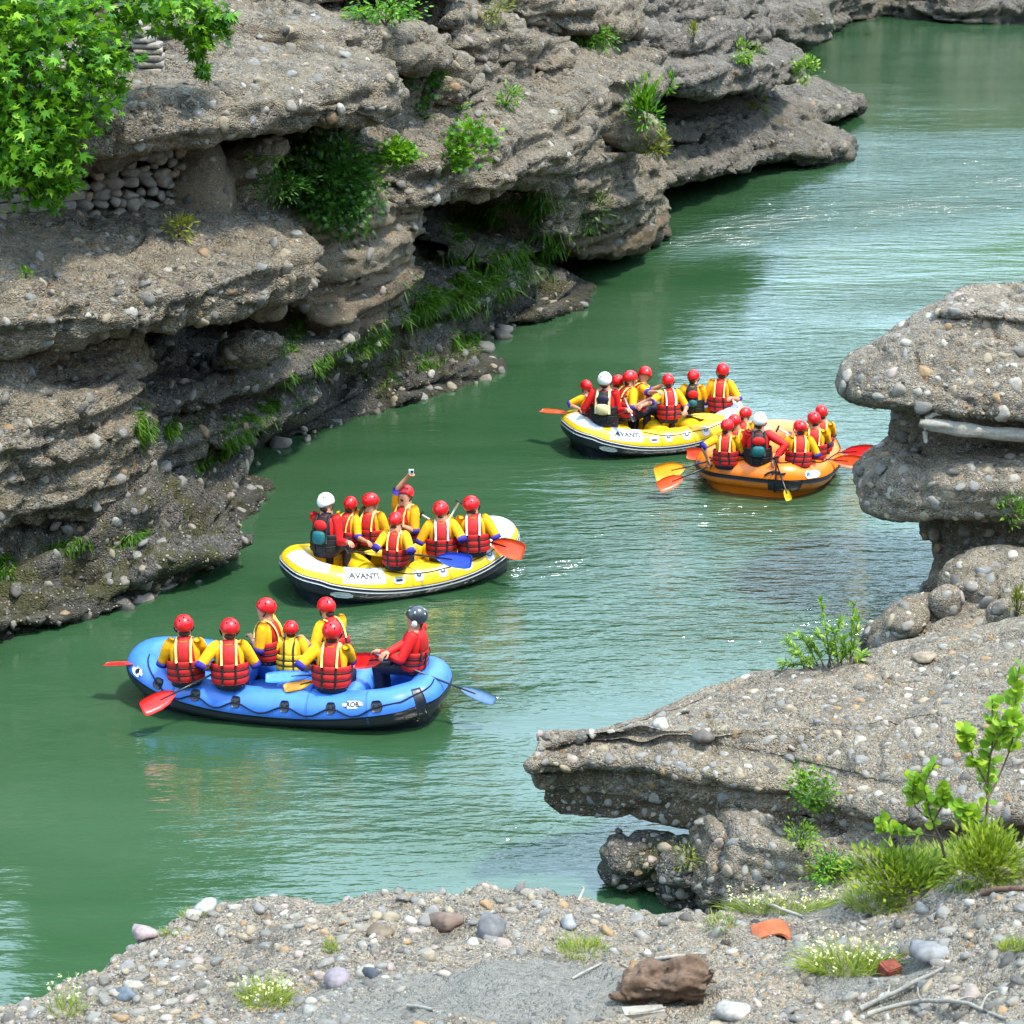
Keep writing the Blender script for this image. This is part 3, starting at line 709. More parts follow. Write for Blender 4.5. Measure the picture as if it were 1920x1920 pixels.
hgt = N.math('ADD', N.math('MULTIPLY', n1, .045), N.math('MULTIPLY', N.math('MULTIPLY', n2, rp), .19))
hgt = N.math('ADD', hgt, N.math('MULTIPLY', N.math('MULTIPLY', n3, rp), .05))
bmp = N.n('ShaderNodeBump', None, Strength=1.0, Distance=.55, Height=hgt)
silt = N.ramp(N.noise(flow, .25, 4, .6), [(.35, (.018, .054, .020)), (.65, (.033, .074, .036))])
N.bsdf(Base__Color=silt, Roughness=.05, IOR=1.85, Normal=bmp.outputs[0], **{'Specular__IOR__Level': .5})
river = link('river', me, N.m)
tag(river, 'green silty river flowing through the gorge', kind='structure')
# ------------------------------------------------------------------ pebbles and cobbles bedded in rock and bank
OWNERS = [o for o in scene.objects if o.type == 'MESH' and o.name.split('.')[0] not in ('river', 'hills', 'river_bed')]
def owner_of(i): return OWNERS[i].parent or OWNERS[i]
bv, bf, fo, off = [], [], [], 0
for i, (v, f) in enumerate(ROCKS):
    bv.append(v); bf += (f + off).tolist(); off += len(v); fo += [i] * len(f)
BV = np.concatenate(bv); BVH = BVHTree.FromPolygons(BV.tolist(), bf)
CAMV = Vector((0, 0, CAM_H))
def hit(px, py):
    """first rock or bank point seen along a measured line of sight: place, normal, owner index"""
    d = Vector(ray(px, py)).normalized()
    loc, n, idx, dist = BVH.ray_cast(CAMV, d)
    if loc is None: return None
    if loc.z < 0.02: return None
    if n.dot(d) > 0: n = -n
    return loc, n, fo[idx]

def stone_mesh(k):
    rng = np.random.default_rng(100 + k)
    bm = bmesh.new(); bmesh.ops.create_icosphere(bm, subdivisions=2, radius=1.0)
    v = np.array([q.co[:] for q in bm.verts]); f = np.array([[q.index for q in p.verts] for p in bm.faces]); bm.free()
    nn = v.copy()
    for _ in range(9):                          # knock flats into the river-worn shape
        a = rng.normal(size=3); a /= np.linalg.norm(a); h = rng.uniform(.55, .9)
        dd = v @ a; v = v - np.outer(np.clip(dd - h, 0, None) * .85, a)
    v = v + nn * (vnoise(v * 1.7 + k * 9.1, 3) * .22)[:, None]
    return v * np.array((1.0, rng.uniform(.55, .9), rng.uniform(.42, .62))), f
STONES = [stone_mesh(k) for k in range(14)]
STONE_ME = {'stone': [], 'stone_bank': []}
for mk in STONE_ME:
    for v, f in STONES:
        me = mesh_np('stone', v, f); me.materials.append(M[mk]); STONE_ME[mk].append(me)
def stone_matrix(loc, n, r, sink):
    n = Vector(n); yaw = random.uniform(0, 2 * math.pi)
    q = n.to_track_quat('Z', 'Y').to_matrix() @ Matrix.Rotation(yaw, 3, 'Z') @ Matrix.Rotation(random.gauss(0, .25), 3, 'X')
    p = Vector(loc) + n * (r * .5 * (1 - 2 * sink))
    return p, q
def scatter(region, n_try, dia, power, part_for, n_parts, sink=.55, cond=None, mass=True, mats=('stone', 'stone_mass')):
    """stones where rock shows; the largest become parts of their rock, the rest one mass"""
    found = []
    for _ in range(n_try):
        px, py = random.uniform(region[0], region[2]), random.uniform(region[1], region[3])
        h = hit(px, py)
        if not h: continue
        own = owner_of(h[2])
        if own not in part_for: continue
        if cond and not cond(h, px, py): continue
        r = .5 * (dia[0] + (dia[1] - dia[0]) * random.random() ** power)
        found.append((r / (h[0] - CAMV).length, r, h, own))
    found.sort(key=lambda t: -t[0])
    keep, cell = [], {}
    for t in found:                              # no two stones in one place
        l = t[2][0]; key = tuple(int(c // .25) for c in l); ok = True
        for dx in (-1, 0, 1):
            for dy in (-1, 0, 1):
                for dz in (-1, 0, 1):
                    for (l2, r2) in cell.get((key[0] + dx, key[1] + dy, key[2] + dz), ()):
                        if (l - l2).length < (t[1] + r2) * .8: ok = False; break
        if ok: cell.setdefault(key, []).append((l, t[1])); keep.append(t)
    for own in part_for:
        mine = [t for t in keep if t[3] == own]
        for t in mine[:n_parts]:
            p, q = stone_matrix(t[2][0], t[2][1], t[1], sink)
            o = bpy.data.objects.new('stone', random.choice(STONE_ME[mats[0]])); COL.objects.link(o)
            o.parent = own
            o.matrix_parent_inverse = Matrix.Translation(Vector(own.location)).inverted()
            o.matrix_basis = Matrix.Translation(p) @ q.to_4x4() @ Matrix.Diagonal((t[1], t[1], t[1], 1))
        rest = mine[n_parts:]
        if rest and mass:
            Vs, Fs, n0 = [], [], 0
            for t in rest:
                p, q = stone_matrix(t[2][0], t[2][1], t[1], sink)
                v, f = random.choice(STONES)
                Vs.append((v * t[1]) @ np.array(q).T + np.array(p)); Fs.append(f + n0); n0 += len(v)
            o = link('pebbles', mesh_np('pebbles', np.concatenate(Vs), np.concatenate(Fs)), M[mats[1]], own)
            o.matrix_parent_inverse = Matrix.Translation(Vector(own.location)).inverted()
            o['kind'] = 'stuff'
def no_sand(h, px, py):
    x, y = h[0].x, h[0].y
    s = .9 * math.exp(-((x - .7) / 1.7) ** 2 - ((y - 14.0) / 1.15) ** 2) + .8 * math.exp(-((x - 3.4) / 1.5) ** 2 - ((y - 16.3) / .6) ** 2)
    return random.random() > s * 1.7
scatter((-40, 1560, 1960, 1990), 42000, (.024, .19), 19.0, [bank], 300, cond=no_sand, sink=.58, mats=('stone_bank', 'stone_bank_mass'))
scatter((960, 1130, 1960, 1720), 16000, (.026, .20), 11.0, [led], 300, sink=.74, mats=('stone_bank', 'stone_bank_mass'))
scatter((1550, 520, 1960, 1260), 8000, (.03, .30), 13.0, [mush, mid], 200, sink=.76, mats=('stone_bank', 'stone_bank_mass'))
scatter((-20, -20, 1640, 1230), 24000, (.04, .32), 14.0, [cliff], 300, sink=.74)

# fallen cobbles along the cliff's waterline
wl = spline([W(*q) for q in ((-20, 1205), (150, 1158), (270, 1128), (380, 1088), (430, 1012), (470, 962), (475, 872), (600, 812), (680, 768), (800, 748), (918, 702), (905, 660), (1000, 602), (1088, 572))], n=95)
for p in wl:
    r = .07 + .26 * random.random() ** 4
    o = bpy.data.objects.new('stone', random.choice(STONE_ME['stone'])); COL.objects.link(o); o.parent = cliff
    o.matrix_basis = Matrix.Translation((p[0] + random.uniform(-.45, .18), p[1] + random.uniform(-.2, .4), r * random.uniform(-.1, .35))) @ Matrix.Rotation(random.uniform(0, 6.28), 4, 'Z') @ Matrix.Rotation(random.gauss(0, .35), 4, 'X') @ Matrix.Diagonal((r, r, r * 1.2, 1))

# ------------------------------------------------------------------ paint, rubber, cloth
M['red_cloth'] = plain('red_nylon', (.42, .012, .012), .62, .3, .25, 9, .004, 30)
M['red_bright'] = plain('bright_red_nylon', (.62, .012, .012), .6, .3, .2, 9, .003, 30)
M['yellow_cloth'] = plain('yellow_shirt', (.78, .36, .008), .8, .2, .2, 9, .010, 16)
M['yellow_vest'] = plain('yellow_vest', (.70, .45, .03), .7, .2, .2, 9, .005, 24)
M['navy'] = plain('navy_neoprene', (.010, .011, .03), .6, .35, .3, 12, .006, 18)
M['blue_cuff'] = plain('blue_cuff', (.03, .02, .24), .7, .3)
M['black_web'] = plain('black_webbing', (.012, .011, .011), .6, .3)
M['black_cloth'] = plain('black_cloth', (.010, .011, .012), .6, .3, .3, 12, .005, 22)
M['teal'] = plain('teal_pouch', (.01, .11, .12), .6, .3)
M['cream'] = plain('cream_pouch', (.60, .50, .26), .7, .3)
M['tape_y'] = plain('yellow_tape', (.86, .72, .16), .4, .5)
M['tape_w'] = plain('white_tape', (.82, .80, .76), .4, .5)
M['helmet_red'] = plain('red_helmet_shell', (.56, .006, .010), .36, .45, .12, 7, coat=.15)
M['helmet_white'] = plain('white_helmet_shell', (.80, .81, .82), .3, .5, .04, 6, coat=.3)
M['helmet_black'] = plain('black_helmet_shell', (.03, .035, .045), .3, .5, .1, 6, coat=.3)
M['vent'] = plain('vent_hole', (.01, .01, .01), .9, .1)
M['skin'] = plain('skin', (.46, .22, .13), .55, .4, .18, 14)
M['hair'] = plain('dark_hair', (.03, .018, .01), .7, .3)
M['eye'] = plain('eye', (.03, .02, .015), .25, .5)
M['lip'] = plain('lips', (.30, .09, .07), .5, .4)
M['blue_pvc'] = plain('blue_rubber', (.045, .17, .60), .33, .5, .10, 5, .0015, 90)
M['navy_pvc'] = plain('dark_rubber', (.008, .010, .020), .40, .5, .2, 6)
M['yellow_pvc'] = plain('yellow_rubber', (.80, .48, .012), .33, .5, .08, 5)
M['white_pvc'] = plain('white_rubber', (.70, .72, .74), .35, .5, .06, 5)
M['grey_pvc'] = plain('grey_rubber', (.50, .54, .58), .4, .5, .08, 5)
M['orange_pvc'] = plain('orange_rubber', (.86, .185, .007), .33, .5, .10, 5)
M['tan_pvc'] = plain('pale_orange_rubber', (.75, .26, .08), .35, .5, .08, 5)
M['rope'] = plain('dark_rope', (.012, .014, .03), .8, .2)
M['pad_red'] = plain('red_blade', (.72, .012, .010), .35, .5)
M['pad_orange'] = plain('orange_red_blade', (.85, .07, .012), .35, .5)
M['pad_blue'] = plain('blue_blade', (.012, .05, .50), .35, .5)
M['pad_sky'] = plain('pale_blue_blade', (.05, .20, .68), .35, .5)
M['pad_yellow'] = plain('yellow_blade', (.85, .50, .012), .35, .5)
M['pad_amber'] = plain('amber_blade', (.85, .33, .012), .35, .5)
M['pad_slate'] = plain('slate_blue_blade', (.05, .11, .20), .35, .5)
M['shaft'] = plain('black_shaft', (.012, .012, .014), .35, .5)
M['shaft_w'] = plain('white_shaft', (.62, .62, .60), .35, .5)
M['print'] = plain('black_print', (.015, .015, .018), .5, .3)

# ------------------------------------------------------------------ rafts
class Raft:
    def __init__(self, name, bow, stern, Wd, r, rise_b, rise_s, tube_mat, label, draft=.85):
        bow, stern = np.array(bow[:2]), np.array(stern[:2]); c = (bow + stern) / 2; d = bow - stern
        self.L, self.Wd, self.r = float(np.linalg.norm(d)), Wd, r
        self.yaw = math.atan2(d[1], d[0]); self.c = c
        self.o = empty(name, (c[0], c[1], 0), self.yaw)
        tag(self.o, label, 'raft', 'rubber rafts on the river')
        a, b = self.L / 2 - r, Wd / 2 - r
        self.a, self.b, self.rb, self.rs, self.draft = a, b, rise_b, rise_s, draft
        poly = [(-a, -.48 * b), (-a + .22, -.80 * b), (-a + .62, -b), (0, -1.03 * b), (a - .85, -b), (a - .3, -.74 * b), (a, -.30 * b), (a, .30 * b), (a - .3, .74 * b), (a - .85, b), (0, 1.03 * b), (-a + .62, b), (-a + .22, .80 * b), (-a, .48 * b)]
        q = spline([(x, y, 0) for x, y in poly], n=220, closed=True)
        q[:, 2] = r * draft + np.array([self.rise(x) for x in q[:, 0]])
        self.path = q; n = len(q)
        t = np.roll(q, -1, 0) - np.roll(q, 1, 0); t /= np.linalg.norm(t, axis=1, keepdims=True)
        o = np.cross(t, (0, 0, 1.0)); o /= np.linalg.norm(o, axis=1, keepdims=True)
        self.t, self.out, self.up = t, o, np.cross(o, t)
        s = np.concatenate([[0], np.cumsum(np.linalg.norm(np.diff(np.vstack([q, q[:1]]), axis=0), axis=1))])
        self.s, self.S = s, s[-1]
        ph = np.linspace(0, 2 * math.pi, 28, endpoint=False)
        V = self.surf(np.repeat(s[:-1], 28), np.tile(ph, n), 0)
        link('tube', mesh_np('tube', V, grid_faces(n, 28, True, True)), M[tube_mat], self.o)
        lo = self.surf(s[:-1], np.full(n, math.radians(-62)), -.004); hi = q - self.out * r * .2; hi[:, 2] = -.12
        sk = lo.copy(); sk[:, :2] -= self.out[:, :2] * .05; sk[:, 2] = np.minimum(sk[:, 2] - .02, .03 + .5 * (sk[:, 2] - .03)); bt = hi.copy(); bt[:, :2] = sk[:, :2] - self.out[:, :2] * .06
        VV = np.stack([lo, sk, bt], 1).reshape(-1, 3)
        link('underside', mesh_np('underside', VV, grid_faces(n, 3, True, False)), M['navy_pvc' if tube_mat != 'orange_pvc' else tube_mat], self.o)  # added skirt: its navy paints the shade in the gap above the water
    def rise(self, x):
        k = x / self.a
        return (self.rb if k > 0 else self.rs) * abs(k) ** 2.2
    def surf(self, s, ph, dr):
        s = np.mod(np.asarray(s, float), self.S)
        P_ = np.vstack([self.path, self.path[:1]]); O = np.vstack([self.out, self.out[:1]]); U = np.vstack([self.up, self.up[:1]])
        g = lambda A: np.stack([np.interp(s, self.s, A[:, k]) for k in range(3)], 1)
        o, u = g(O), g(U); o /= np.linalg.norm(o, axis=1, keepdims=True); u /= np.linalg.norm(u, axis=1, keepdims=True)
        ph = np.asarray(ph, float)[:, None]; dr = np.reshape(dr, (-1, 1))
        return g(P_) + (o * np.cos(ph) + u * np.sin(ph)) * (self.r + dr)
    def s_at(self, x, side):
        m = np.where((np.sign(self.path[:, 1]) == side), np.abs(self.path[:, 0] - x), 9)
        return self.s[int(np.argmin(m))]
    def patch(self, name, mat, s0, s1, p0, p1, dr, parent=None, round_=0.0, lift=0.0, lift_both=False):
        ns, np_ = max(6, int(abs(s1 - s0) / .04)), max(4, int(abs(p1 - p0) / 8))
        sl = np.linspace(s0, s1, ns); xl = np.abs(np.interp(np.mod(sl, self.S), self.s, np.append(self.path[:, 0], self.path[0, 0])) / self.a) ** 2
        lo_, hi_ = p0 + (lift * xl if lift_both else 0 * xl), p1 + lift * xl
        S_ = np.repeat(sl[:, None], np_, 1); P_ = np.radians(lo_[:, None] + (hi_ - lo_)[:, None] * np.linspace(0, 1, np_)[None, :])
        u = np.linspace(-1, 1, ns)[:, None]; w = np.linspace(-1, 1, np_)[None, :]
        if round_ > 0:                           # rounded corners: pull the corner points in
            sc = 1 - round_ * (np.abs(u) ** 4) * (np.abs(w) ** 4)
            S_ = (s0 + s1) / 2 + (S_ - (s0 + s1) / 2) * sc; P_ = math.radians((p0 + p1) / 2) + (P_ - math.radians((p0 + p1) / 2)) * sc
        top = self.surf(S_.ravel(), P_.ravel(), dr); low = self.surf(S_.ravel(), P_.ravel(), -.004)
        F = grid_faces(ns, np_).tolist(); m = ns * np_
        ringi = [i * np_ for i in range(ns)] + [(ns - 1) * np_ + j for j in range(1, np_)] + [i * np_ + np_ - 1 for i in range(ns - 2, -1, -1)] + [j for j in range(np_ - 2, 0, -1)]
        F += [[ringi[k], ringi[(k + 1) % len(ringi)], ringi[(k + 1) % len(ringi)] + m, ringi[k] + m] for k in range(len(ringi))]
        return link(name, mesh_np(name, np.vstack([top, low]), F), M[mat], parent or self.o)
    def line(self, name, mat, pts, rad, dr, parent=None, seg=6):
        """rope along the tube: list of (s, angle in degrees)"""
        q = spline([(s, p, 0) for s, p in pts], n=max(8, len(pts) * 8))
        return MB().add(*tube(self.surf(q[:, 0], np.radians(q[:, 1]), dr), rad, seg)).build(name, M[mat], parent or self.o)
    def seams(self, mat, xs):
        for x in xs:
            for sd in (1, -1):
                s_ = self.s_at(x, sd); self.patch('seam', mat, s_ - .012, s_ + .012, -60, 200, .0035)
    def inside(self, floor_mat, thwart_mat, xs):
        a, b, r = self.a, self.b, self.r
        k = 9
        pts = [(x, y) for x in np.linspace(-a + .15, a - .15, 15) for y in np.linspace(-b, b, k)]
        V = [(x, y * (1 - .55 * max(0, abs(x) / a - .6)), .10 + self.rise(x) * .8 + .035 * abs(math.sin(y / b * 9))) for x, y in pts]
        n = len(V); V += [(x, y, z - .08) for x, y, z in V]
        F = grid_faces(15, k).tolist() + (grid_faces(15, k)[:, ::-1] + n).tolist()
        link('floor', mesh_np('floor', V, F), M[floor_mat], self.o)
        for x in xs:
            ys = np.linspace(-b, b, 14)
            MB().add(*tube([(x, y, r * self.draft + .04) for y in ys], [r * .82] * 14, 18)).build('thwart', M[thwart_mat], self.o)
    def text(self, word, size, s0, phi, mat, dr=.006, flip=1, parent=None, name='lettering'):
        cu = bpy.data.curves.new('t', 'FONT'); cu.body = word; cu.size = size; cu.extrude = .001; cu.offset = size * .03
        to = bpy.data.objects.new('t', cu); COL.objects.link(to)
        bpy.context.view_layer.update()
        me = bpy.data.meshes.new_from_object(to.evaluated_get(bpy.context.evaluated_depsgraph_get()))
        bpy.data.objects.remove(to)
        co = np.zeros(len(me.vertices) * 3, np.float32); me.vertices.foreach_get('co', co); co = co.reshape(-1, 3)
        V = self.surf(s0 + flip * co[:, 0], math.radians(phi) + co[:, 1] / self.r, dr + co[:, 2] * .5)
        me.vertices.foreach_set('co', V.astype(np.float32).ravel()); me.update()
        return link(name, me, M[mat], parent or self.o)
    def world(self, x, y, z):
        c, s = math.cos(self.yaw), math.sin(self.yaw)
        return np.array((self.c[0] + x * c - y * s, self.c[1] + x * s + y * c, z))
    def drings(self, mat, ring_mat, items, w=.15, dphi=42, ph=38):
        for s in items:
            p = self.patch('ring_patch', mat, s - w / 2, s + w / 2, ph - dphi / 2, ph + dphi / 2, .006, round_=.2)
            q = self.surf([s - .03, s - .03, s, s + .03, s + .03], np.radians([ph + 4, ph - 1, ph - 4, ph - 1, ph + 4]), .016)
            MB().add(*tube(q, .008, 6)).build('ring', M[ring_mat], p)

# blue raft, bow upstream to the left
blue = Raft('raft', W(250, 1250, .34), W(838, 1300, .32), 1.74, .25, .23, .19, 'blue_pvc', 'bright blue inflatable raft with black underside, nearest of the four', draft=.85)
blue.patch('hull_band', 'navy_pvc', 0, blue.S - .001, -120, -10, .004, lift=18)
blue.inside('blue_pvc', 'blue_pvc', (-.95, -.1, .75))
items = [blue.s_at(x, 1) for x in (-1.45, -.85, -.2, .45, 1.0, 1.5)]
blue.drings('navy_pvc', 'black_web', items, w=.13, dphi=36, ph=28)
pts = []
for i, s in enumerate(items):
    pts.append((s, 26))
    if i < len(items) - 1: pts.append(((s + items[i + 1]) / 2, 2))
tipb = (blue.s_at(blue.a, -1) + blue.s_at(blue.a, 1)) / 2
pts = [(items[0] + .7, 60), (items[0] + .35, 34)] + pts
blue.line('grab_line', 'rope', pts, .010, .012)
blue.line('bow_line', 'rope', [(items[-1], 28), (items[-1] - .25, 60), (items[-1] - .45, 95)], .010, .012)
lg = blue.patch('logo_plate', 'white_pvc', blue.s_at(-1.16, 1) - .14, blue.s_at(-1.16, 1) + .14, 26, 50, .007, round_=.55)
blue.text('ROB', .085, blue.s_at(-1.16, 1) - .085, 31, 'print', .012, 1, lg)
lg = blue.patch('logo_plate', 'white_pvc', blue.s_at(1.82, 1) - .09, blue.s_at(1.82, 1) + .09, 14, 44, .007, round_=.6)
blue.patch('emblem', 'print', blue.s_at(1.82, 1) - .03, blue.s_at(1.82, 1) + .03, 20, 38, .010, lg, .6)
blue.patch('stern_strap', 'navy_pvc', blue.s_at(-blue.a + .1, 1) - .04, blue.s_at(-blue.a + .1, 1) + .04, -60, 60, .006)

M['blue_seam'] = plain('blue_seam_tape', (.035, .13, .46), .5, .4); M['orange_seam'] = plain('orange_seam_tape', (.62, .15, .01), .5, .4); M['yellow_seam'] = plain('yellow_seam_tape', (.62, .36, .01), .5, .4)
blue.seams('blue_seam', (-1.3, -.5, .5, 1.3))
def yellow_raft(bow, stern, label):
    R = Raft('raft', bow, stern, 1.74, .25, .28, .23, 'yellow_pvc', label, draft=.85)
    hb = R.patch('hull_band', 'navy_pvc', 0, R.S - .001, -120, 0, .004, lift=24)
    R.patch('rubbing_strip', 'white_pvc', 0, R.S - .001, -5.5, -2, .009, lift=24, lift_both=True)
    R.patch('rubbing_strip', 'white_pvc', 0, R.S - .001, -19, -15.5, .009, lift=24, lift_both=True)
    R.seams('yellow_seam', (-.2, .45, 1.05))
    R.inside('yellow_pvc', 'yellow_pvc', (-.7, .0, .7))
    k = R.L / 3.75
    s0 = R.s_at(-R.a + .40 * k, -1); s1 = R.s_at(-R.a + 1.0 * k, -1)
    pn = R.patch('side_panel', 'grey_pvc', s0, s1, 20, 140, .0037)
    R.text('AVANTI.', .13, s0 + .07, 40, 'print', .009, 1, pn)
    R.patch('stern_panel', 'grey_pvc', -.42, .22, 45, 150, .0037)
    R.patch('stern_panel', 'grey_pvc', R.s_at(-R.a + .12, -1), R.s_at(-R.a + .12, -1) + .14, 45, 100, .005, round_=.2)
    m = (R.s_at(R.a, -1) + R.s_at(R.a, 1)) / 2
    R.patch('bow_panel', 'white_pvc', m - .75, m + .75, 45, 150, .0037)
    sp = R.s_at(-R.a + .42 * k, -1)
    pl = R.patch('label_plate', 'white_pvc', sp - .15, sp + .12, -38, -14, .010, round_=.3)
    R.patch('label_print', 'grey_pvc', sp - .09, sp + .07, -30, -23, .014, pl)
    sp = s1 + .22
    pl = R.patch('label_plate', 'grey_pvc', sp - .10, sp + .10, 16, 40, .008, round_=.3)
    R.patch('label_print', 'print', sp - .05, sp + .05, 25, 32, .012, pl)
    ds = [s1 + .55 * k, s1 + .95 * k, s1 + 1.35 * k, s1 + 1.75 * k]
    R.drings('grey_pvc', 'black_web', ds)
    R.line('grab_line', 'rope', [(s1 + .02, 70), (s1 + .3, 52)] + [(d, 44) for d in ds] + [(ds[-1] + .5, 60)], .007, .012)
    return R
y1 = yellow_raft(W(962, 1014, .36), W(538, 1082, .34), 'yellow and white raft just behind the blue one, its crew photographed by a raised camera')
y2 = yellow_raft(W(1388, 782, .36), W(1062, 814, .34), 'yellow and white raft farthest upstream, eight people crowded aboard')
# orange raft, stern to the viewer
orange = Raft('raft', (5.25, 38.3), (4.12, 35.4), 2.42, .27, .06, .10, 'orange_pvc', 'orange raft seen from its stern beside the mushroom rock', draft=1.06)
orange.seams('orange_seam', (-1.0, -.3, .6))
orange.inside('orange_pvc', 'orange_pvc', (-.55, .2))
orange.patch('rubbing_strip', 'navy_pvc', 0, orange.S - .001, -14, 2, .010)
orange.patch('stern_panel', 'navy_pvc', orange.S - .12, orange.S + .28, -48, 3, .014)
mo = (orange.s_at(orange.a, -1) + orange.s_at(orange.a, 1)) / 2
orange.patch('bow_panel', 'tan_pvc', mo - .9, mo + .9, 20, 230, .005)
sm = -.02
kn = orange.line('stern_strap', 'black_web', [(sm, 95), (sm, 50), (sm + .01, 5), (sm, -40), (sm, -80)], .016, .014)
for a_, b_ in ((-.16, -.12), (.12, .10), (-.05, -.02), (.05, .06)):
    orange.line('strap_end', 'black_web', [(sm, 34), (sm + a_ * .6, 26), (sm + a_, 22 + b_ * 60)], .016, .02, kn)
orange.line('grab_line', 'rope', [(sm, 70), (sm - .35, 86), (sm - .7, 60), (sm - 1.1, 52)], .009, .014)
orange.line('grab_line', 'rope', [(sm, 70), (sm + .4, 84), (sm + .8, 58), (sm + 1.3, 50), (sm + 1.9, 40), (sm + 2.5, 60)], .009, .014)
sp = orange.s_at(-orange.a + .30, -1)
pl = orange.patch('label_plate', 'white_pvc', sp - .16, sp + .16, 6, 36, .010, round_=.25)
orange.patch('label_print', 'pad_sky', sp - .12, sp - .05, 14, 28, .014, pl, .5); orange.patch('label_print', 'grey_pvc', sp - .02, sp + .11, 17, 25, .014, pl)
sp = orange.s_at(-orange.a + .30, 1)
pl = orange.patch('emblem', 'pad_blue', sp - .05, sp + .05, 6, 22, .010); orange.patch('emblem_stripe', 'pad_red', sp - .05, sp + .05, 6, 11, .013, pl)
# ------------------------------------------------------------------ people
def ik(a, b, l1, l2, pole):
    a, b, pole = map(lambda q: np.asarray(q, float), (a, b, pole)); d = b - a; D = np.linalg.norm(d)
    D2 = min(D, (l1 + l2) * .985); d = d / (D + 1e-9); b = a + d * D2
    x = (l1 * l1 - l2 * l2 + D2 * D2) / (2 * D2); h = math.sqrt(max(0, l1 * l1 - x * x))
    p = pole - d * (pole @ d); p /= np.linalg.norm(p) + 1e-9
    return a + d * x + p * h, b
SKINS = []
def skin_body(verts, edges, radii, root):
    me = bpy.data.meshes.new('body'); me.from_pydata([tuple(v) for v in verts], edges, [])
    bm = bmesh.new(); bm.from_mesh(me); lay = bm.verts.layers.skin.verify(); bm.verts.ensure_lookup_table()
    for i, v in enumerate(bm.verts):
        r = radii[i]; v[lay].radius = (r * 1.12, r * 1.12) if not hasattr(r, '__len__') else (r[0] * 1.12, r[1] * 1.12)
        v[lay].use_root = i == root
    bm.to_mesh(me); bm.free()
    o = bpy.data.objects.new('body', me); COL.objects.link(o)
    o.modifiers.new('skin', 'SKIN').use_smooth_shade = True
    o.modifiers.new('sub', 'SUBSURF').levels = 1
    SKINS.append(o)
    return o
